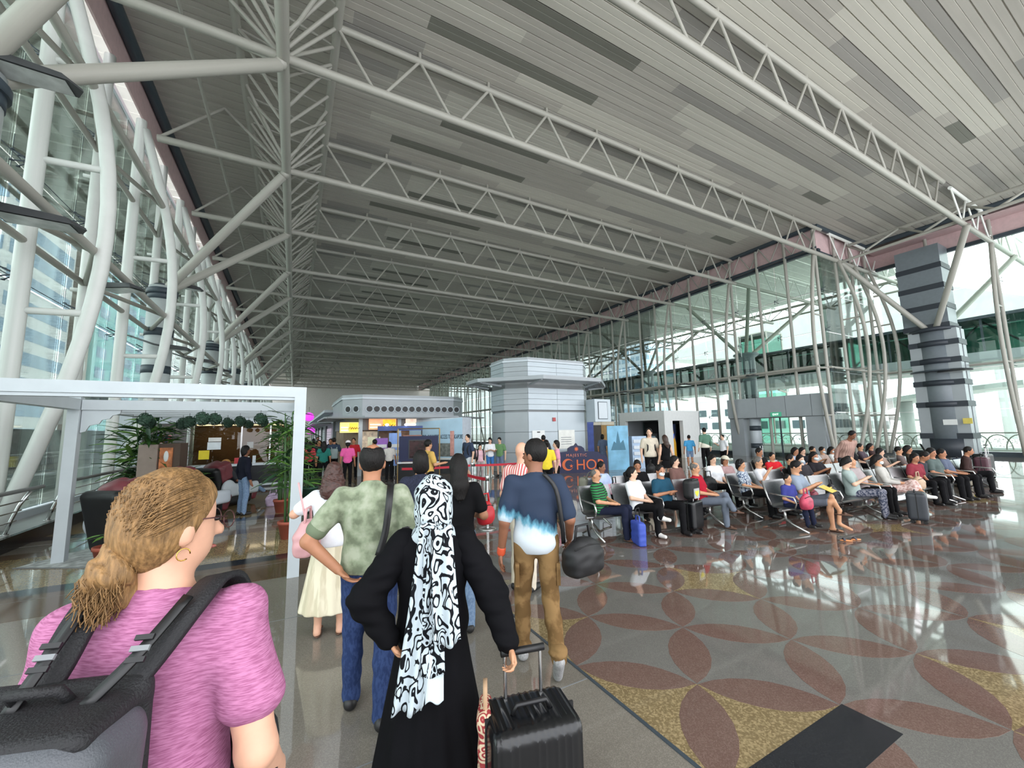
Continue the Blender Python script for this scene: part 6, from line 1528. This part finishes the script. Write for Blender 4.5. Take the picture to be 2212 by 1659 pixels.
st('person in black sleeveless dress beside tall beige tee', (10.45, 9.1, 0), 15, 1.62, 'light', ('long', 'brown'), blk, 'none', ('dress', blk, .6, .2), shoe_d, fem=True)
gw = mixmat('green_white_sweater', 'fade', ((222, 218, 202), (222, 218, 202), (92, 128, 110), (92, 128, 110)), 3, .9, (1, 1, 1), (1.08, 1.10), warp=0.0)
st('person in green and cream block sweater near entrance', (16.5, 12.1, 0), 20, 1.82, 'light', ('short', 'black'), gw, 'long', ('pants', blk), shoe_w, shirt_r=1.12)
st('small person in white tee and black shorts near entrance', (17.2, 11.7, 0), 280, 1.5, 'light', ('short', 'black'), wh, 'short', ('shorts', blk), shoe_w, armR=((.05, .1, -.2), (0, .28, -.12)))
st('small person in bright blue tee half hidden behind block sweater', (16.2, 12.7, 0), 40, 1.5, 'tan', ('short', 'black'), cl('sky_blue', (80, 160, 210)), 'short', ('shorts', cl('denim_s2', (120, 140, 170))), shoe_w)
bstripe = stripes('brown_stripe', (150, 118, 106), (176, 142, 130), .05, .5, 0)
st('person in dusky pink striped shirt bending over bench row', (14.35, 5.95, 0), 200, 1.72, 'brown', ('short', 'black'), bstripe, 'long', ('pants', dgrey), shoe_d, lean=28, bend=25, head=(0, -30), fat=1.15)
# left side
st('person in black hooded top and jeans at massage chairs', (-1.0, 11.6, 0), 60, 1.6, 'brown', ('bob', 'black'), cl('navy_black', (26, 28, 40)), 'long', ('pants', denim_l), shoe_d, fem=True)
def ex_cap(c):
    def f(t, T, Hd, hq, arms, legs, sh, k, nb, P):
        S = SDF(.01); S.ell(Hd(0, -.01, .06), (.092 * k, .108 * k, .085 * k), np.array(hq)); S.cut(Hd(0, 0, .045), hq @ V((0, 0, -1))); S.box(Hd(0, .13, .05), (.07 * k, .07 * k, .006), .005, hq.to_4x4()); obj('cap', S.mesh('cap', c, .012), t)
    return f
person('person in tan cap and dark tee reclining in massage chair', (-1.4, 13.35, 0), 50, 1.62, 'brown', ('short', 'black'), dgrey, 'short', ('pants', denim_l), sandal, 'sit', lean=-22, vox=.016, extra=ex_cap(cl('tan_cap', (186, 140, 84))), legR=((.12, .45, .52), (.13, .8, .3)), legL=((-.12, .45, .52), (-.13, .8, .3)))
# crowd by the shops
def crowd(x, y, face, H, c, lab, hair='short', extra=None, sk='tan', grp=None): st(lab, (x, y, 0), face, H, sk, (hair, 'black'), cl('crowd_%d_%d_%d' % c, c), 'short', ('pants', blk if c != (20, 20, 22) else dgrey), shoe_d, vox=.024, facefeat=False, fem=hair in ('long', 'pony'), extra=extra, group=grp)
crowd(1.0, 16.6, 5, 1.58, (46, 120, 110), 'person in teal tee in the queue by shops', 'long')
crowd(1.72, 15.6, 10, 1.60, (226, 96, 160), 'person in hot pink tee and white cap in queue by shops', 'pony', ex_cap(cl('white_cap', (226, 218, 220))))
crowd(1.5, 18.6, 0, 1.68, (54, 66, 84), 'person with grey backpack in the queue by shops')
pack((1.5, 18.6), 0, M('pack_grey', (130, 146, 146), .6), 'grey backpack worn in the queue by shops', .98, .42)
crowd(.55, 17.8, 0, 1.55, (196, 70, 80), 'person in coral red top at left edge of the shop queue', 'long')
crowd(2.2, 18.0, 200, 1.66, (176, 40, 46), 'person in red shirt facing the hot pink tee')
rs = random.Random(11)
for i in range(16): crowd(.3 + rs.random() * 1.5, 19.5 + i * 1.1, rs.choice((0, 10, 350, 180)), 1.5 + .2 * rs.random(), rs.choice(((20, 20, 22), (40, 44, 56), (70, 60, 58), (34, 50, 60))), 'dark dressed person in the distant crowd along the shop wing', rs.choice(('short', 'long', 'short')), grp='distant crowd along the shop wing')
crowd(3.3, 16.2, 20, 1.5, (200, 196, 190), 'person in white top by brochure stands', 'bob'); crowd(2.6, 15.4, 330, 1.62, (30, 30, 32), 'person in black with yellow badge before kiosk counter')
# ---- seated people
gst = stripes('green_black_stripe', (30, 120, 62), (18, 22, 20), .042, .55, 2)
def sit(label, x, y, face=187, H=1.52, **k):
    d = dict(skin='tan', hair=('short', 'black'), shirt=dgrey, sleeve='short', bottom=('pants', blk), shoes=shoe_d, vox=.016, lean=-9, seat=.37, head=(0, -9)); d.update(k)
    return person(label, (x, y, 0), face, H, d.pop('skin'), d.pop('hair'), d.pop('shirt'), d.pop('sleeve'), d.pop('bottom'), d.pop('shoes'), 'sit', **d)
XR_ = dict(legR=((.03, .42, .58), (-.22, .60, .40)), legL=((-.1, .44, .5), (-.08, .44, .085)))
XL_ = dict(legL=((-.03, .42, .58), (.22, .60, .40)), legR=((.1, .44, .5), (.08, .44, .085)))
lap = dict(armR=((.06, .06, -.26), (-.1, .26, -.33)), armL=((.06, .06, -.26), (-.1, .26, -.33)))
phone = dict(armR=((.05, .10, -.25), (-.08, .28, -.16)), armL=((.05, .10, -.25), (-.08, .28, -.16)))
def glasses(t, T, Hd, hq, arms, legs, sh, k, nb, P):
    for s in (1, -1): c = Hd(s * .033, .098, .01); MB().path([c + (hq @ V((.024 * math.cos(a), 0, .018 * math.sin(a)))) * k for a in [6.28 * i / 12 for i in range(13)]], .003, 5).build('glasses_rim', grey_d, t)
def mask(c):
    def f(t, T, Hd, hq, arms, legs, sh, k, nb, P):
        S = SDF(.01); S.ell(Hd(0, .055, -.045), (.062 * k, .058 * k, .05 * k), np.array(hq)); S.cut(Hd(0, .04, 0), hq @ V((0, -1, 0))); obj('face_mask', S.mesh('mask', M('mask_' + c, (206, 216, 220) if c == 'w' else (214, 170, 160), .8), .011), t)
    return f
sit('person in green and black striped polo and dark trousers', 4.78, 5.62, 150, 1.52, hair=('receding', 'grey'), skin='gold', shirt=gst, bottom=('pants', navyc), shoes=sandal, fat=1.08, extra=glasses, vox=.0135, collar=True, **lap)
sit('person in white tee with crossed legs and white sneakers', 5.52, 5.5, 170, 1.52, hair=('pony', 'black'), skin='light', shirt=wh, bottom=('pants', blk), shoes=shoe_w, fem=True, vox=.0135, head=(-25, 0), shirt_r=1.1, **dict(XL_, **lap))
sit('person in teal tee wearing a white face mask', 6.12, 5.4, 178, 1.54, hair=('short', 'black'), shirt=cl('teal_dark', (34, 72, 92)), fat=1.15, extra=mask('w'), head=(10, -10), vox=.0135, armR=((.08, .02, -.25), (-.16, .18, -.22)), armL=((.08, .02, -.25), (-.16, .18, -.25)))
sit('person in red polo and grey jeans with legs crossed', 6.98, 5.28, 160, 1.56, hair=('bald', 'grey'), skin='gold', shirt=cl('crimson', (160, 28, 46)), bottom=('pants', greyj), shoes=sandal, fat=1.1, vox=.0135, **dict(XL_, **lap))
ht = person('small person in blue and red top on a bench beside grey tee', (7.95, 4.2, 0), 185, 1.15, 'gold', ('short', 'black'), cl('kid_blue', (60, 64, 130)), 'short', ('pants', navyc), shoe_d, 'sit', vox=.013, seat=.38, legR=((.08, .3, .45), (.08, .34, .16)), legL=((-.08, .3, .45), (-.08, .34, .16)))
q = bag((7.8, 3.85, .42), R(0), .13, M('bag_redpink', (176, 60, 84), .5, var=.4, scale=9, bump=.2), 'red and pink patterned child backpack on bench', 'child_bag', h=.28)
sit('person in grey tee and shorts in flip-flops reading yellow paper', 8.4, 4.2, 172, 1.6, hair=('short', 'black'), skin='gold', shirt=cl('steel_tee', (132, 144, 158)), bottom=('shorts', cl('grey_short', (96, 100, 110))), shoes=sandal, fat=1.12, vox=.0135, head=(0, -25), bend=14, **dict(XL_, **phone))
q = thing('paper', 'folded yellow paper held by person in grey tee', 'paper', (8.45, 3.8, .72), R(10)); MB().box((0, 0, 0), (.3, .21, .006), 0, 0, Matrix.Rotation(R(25), 3, 'X')).build('sheet', M('paper_yellow', (214, 186, 90), .7), q); MB().box((.08, -.004, .006), (.3, .02, .006), 0, 0, Matrix.Rotation(R(25), 3, 'X')).build('fold', MATS['paper_yellow'], q)
for i, (x, y) in enumerate(((7.85, 3.35), (8.05, 3.3))):
    q = thing('child_sandal', 'colourful child sandal lying on floor by flip-flops', 'sandal', (x, y, 0), R(40 + 30 * i), 'child sandals on the floor'); S = SDF(.01); S.ell((0, 0, .012), (.04, .09, .012)); obj('sole', S.mesh('sole', M('sandal_orange', (216, 140, 90), .6), .007), q); strap([(-.04, .03, .015), (0, .03, .05), (.04, .03, .015)], (0, 1, 0), .03).build('strap', M('sandal_mix', (60, 60, 70), .6, var=.8, scale=40), q)
sit('person in pale green shirt looking down at a phone', 10.25, 4.15, 165, 1.56, hair=('bob', 'black'), skin='light', shirt=cl('pale_green', (150, 164, 160)), bottom=('pants', mixmat('plaid', 'noise', ((60, 66, 84), (130, 130, 140)), 30)), fem=True, head=(0, -28), bend=12, shirt_r=1.15, **phone)
floral = mixmat('floral_dress', 'noise', ((176, 140, 132), (214, 190, 184)), 24, .85)
sit('person in pale floral dress with legs crossed and white sneakers', 11.5, 4.05, 165, 1.58, hair=('long', 'black'), skin='gold', shirt=cl('pale_jacket', (176, 174, 168)), sleeve='long', bottom=('skirt', floral), shoes=shoe_w, fem=True, extra=mask('w'), head=(0, -15), **dict(XL_, **lap))
sit('person in grey tee leaning back between two neighbours', 10.85, 4.2, 180, 1.6, hair=('short', 'black'), skin='gold', shirt=cl('rosy_grey', (160, 150, 150)), lean=-20, head=(0, 22))
sit('person in rose red top huddled by dark jackets', 13.1, 4.05, 200, 1.5, shirt=cl('rose_red', (130, 52, 62)), lean=5, hair=('bob', 'black'), fem=True)
sit('person in dark jacket with lowered head on floral dress bench', 13.5, 4.1, 180, 1.56, shirt=cl('dark_jacket', (52, 54, 60)), sleeve='long', lean=12, bend=20, head=(0, -30))
sit('person in slate green top beyond floral dress bench', 14.4, 4.0, 190, 1.66, shirt=cl('slate_green', (86, 98, 96)), hair=('bob', 'black'), fem=True)
sit('person in blue-grey tee stretching legs by luggage', 15.1, 3.95, 180, 1.58, shirt=cl('blue_grey_t', (90, 98, 116)), lean=-14)
sit('person in brown jacket at the end of first row', 16.3, 4.0, 170, 1.6, shirt=cl('brown_jkt', (64, 48, 46)), sleeve='long', lean=10, bend=15)
# second row
sit('person in pale blue shirt with a pink parcel on lap', 5.75, 6.6, 160, 1.56, hair=('short', 'black'), skin='brown', shirt=cl('pale_blue', (176, 192, 224)), collar=True, **lap)
q = thing('parcel', 'pink and white wrapped parcel held by person in pale blue', 'parcel', (5.62, 6.2, .6), R(15)); S = SDF(.02); S.box((0, 0, .08), (.16, .09, .1), .04); obj('wrap', S.mesh('parcel', mixmat('parcel_pink', 'noise', ((226, 150, 180), (236, 222, 226)), 12), .014), q); MB().path([(-.06, 0, .18), (-.05, 0, .3), (.05, 0, .3), (.06, 0, .18)], .012, 6).build('handle', black, q)
pack((5.55, 6.72), 150, M('pack_olive', (112, 112, 98), .6, bump=.2), 'olive backpack on the seat behind green-striped polo', .60, .4)
sit('person in black tee seated behind the white tee', 6.62, 6.5, 200, 1.55, hair=('bob', 'black'), shirt=blk, fem=True, head=(20, -15))
sit('person in brown hooded top with dark bag straps', 7.75, 6.4, 170, 1.64, hair=('bob', 'black'), skin='light', shirt=cl('mauve_brown', (112, 84, 78)), sleeve='long', head=(-20, -5))
bag((8.35, 6.1, .42), R(0), .2, bagk, 'black soft bag on bench beside brown hooded top', h=.35)
sit('person in white top seated beside the brown hooded top', 9.0, 6.35, 190, 1.58, hair=('long', 'black'), skin='light', shirt=wh, fem=True)
def phones(t, T, Hd, hq, arms, legs, sh, k, nb, P):
    MB().path([Hd(.095 * math.cos(a), -.01, .03 + .105 * math.sin(a)) for a in [math.pi * i / 10 for i in range(11)]], .008, 6).build('headband', black, t)
    for s in (1, -1): MB().ell(Hd(s * .096, -.005, .0), (.02, .034, .036), 10, 6).build('ear_cup', black, t)
bwf = mixmat('blue_white_floral', 'noise', ((70, 84, 110), (190, 198, 206)), 40, .9)
sit('person in blue floral blouse wearing headphones', 8.55, 5.35, 165, 1.52, hair=('bob', 'black'), skin='gold', shirt=bwf, fem=True, extra=phones, **lap)
sit('person in white tee resting chin beside floral blouse', 9.2, 5.35, 170, 1.56, hair=('short', 'grey'), skin='gold', shirt=cl('off_white', (206, 208, 212)), armR=((.06, .08, -.24), (-.1, .22, -.02)))
sit('person in cream sunhat between floral blouse and white tee', 9.4, 6.3, 190, 1.5, hair=('bob', 'brown'), shirt=cl('muted_pink', (170, 140, 140)), fem=True, extra=ex_cap(cl('cream_hat', (200, 194, 176))))
sit('person in black shirt seated tall near red shirt', 11.9, 6.9, 180, 1.66, shirt=blk, head=(0, -15), **phone)
sit('small person in bright red shirt next to black shirt', 11.4, 6.3, 200, 1.5, skin='gold', shirt=cl('bright_red', (206, 40, 50)), **phone)
for i, (x, y, H_, c, lab) in enumerate(((10.5, 5.35, 1.56, (24, 24, 26), 'person in black top behind the yellow paper reader'), (11.55, 5.35, 1.6, (38, 36, 40), 'person in charcoal top with mask on bright bench'), (11.0, 5.4, 1.5, (60, 58, 62), 'person in dark grey top between two masked neighbours'),
        (14.6, 6.8, 1.58, (190, 194, 196), 'person in pale tee in third row beside entrance jamb'), (13.6, 6.8, 1.6, (160, 172, 190), 'person in light blue tee in third row'), (14.1, 6.85, 1.56, (30, 34, 40), 'person in black tee in third row'), (15.2, 6.8, 1.52, (170, 150, 140), 'person in masked group with tan top'),
        (15.7, 6.75, 1.5, (206, 208, 206), 'person in white tee and mask in third row'), (16.9, 6.7, 1.56, (26, 26, 30), 'person in dark hooded top in third row'), (17.6, 6.7, 1.58, (80, 70, 78), 'person in plum top in third row'), (18.4, 6.7, 1.56, (60, 44, 44), 'person in dark brown top at third row end'),
        (14.9, 5.2, 1.56, (150, 130, 120), 'person in tan top before banded column'), (16.0, 5.15, 1.56, (110, 98, 96), 'person in taupe top before banded column'), (16.7, 5.15, 1.6, (90, 80, 70), 'person in olive brown top before banded column'))):
    sit(lab, x, y, 180 + (i * 37) % 40 - 20, H_, shirt=cl('row_%d' % i, c), hair=(('short', 'long', 'bob')[i % 3], 'black'), fem=i % 3 == 1, vox=.019, skin=('gold', 'tan', 'light')[i % 3], extra=mask('w') if i in (1, 2, 6, 7) else None, **(phone if i % 2 else lap))
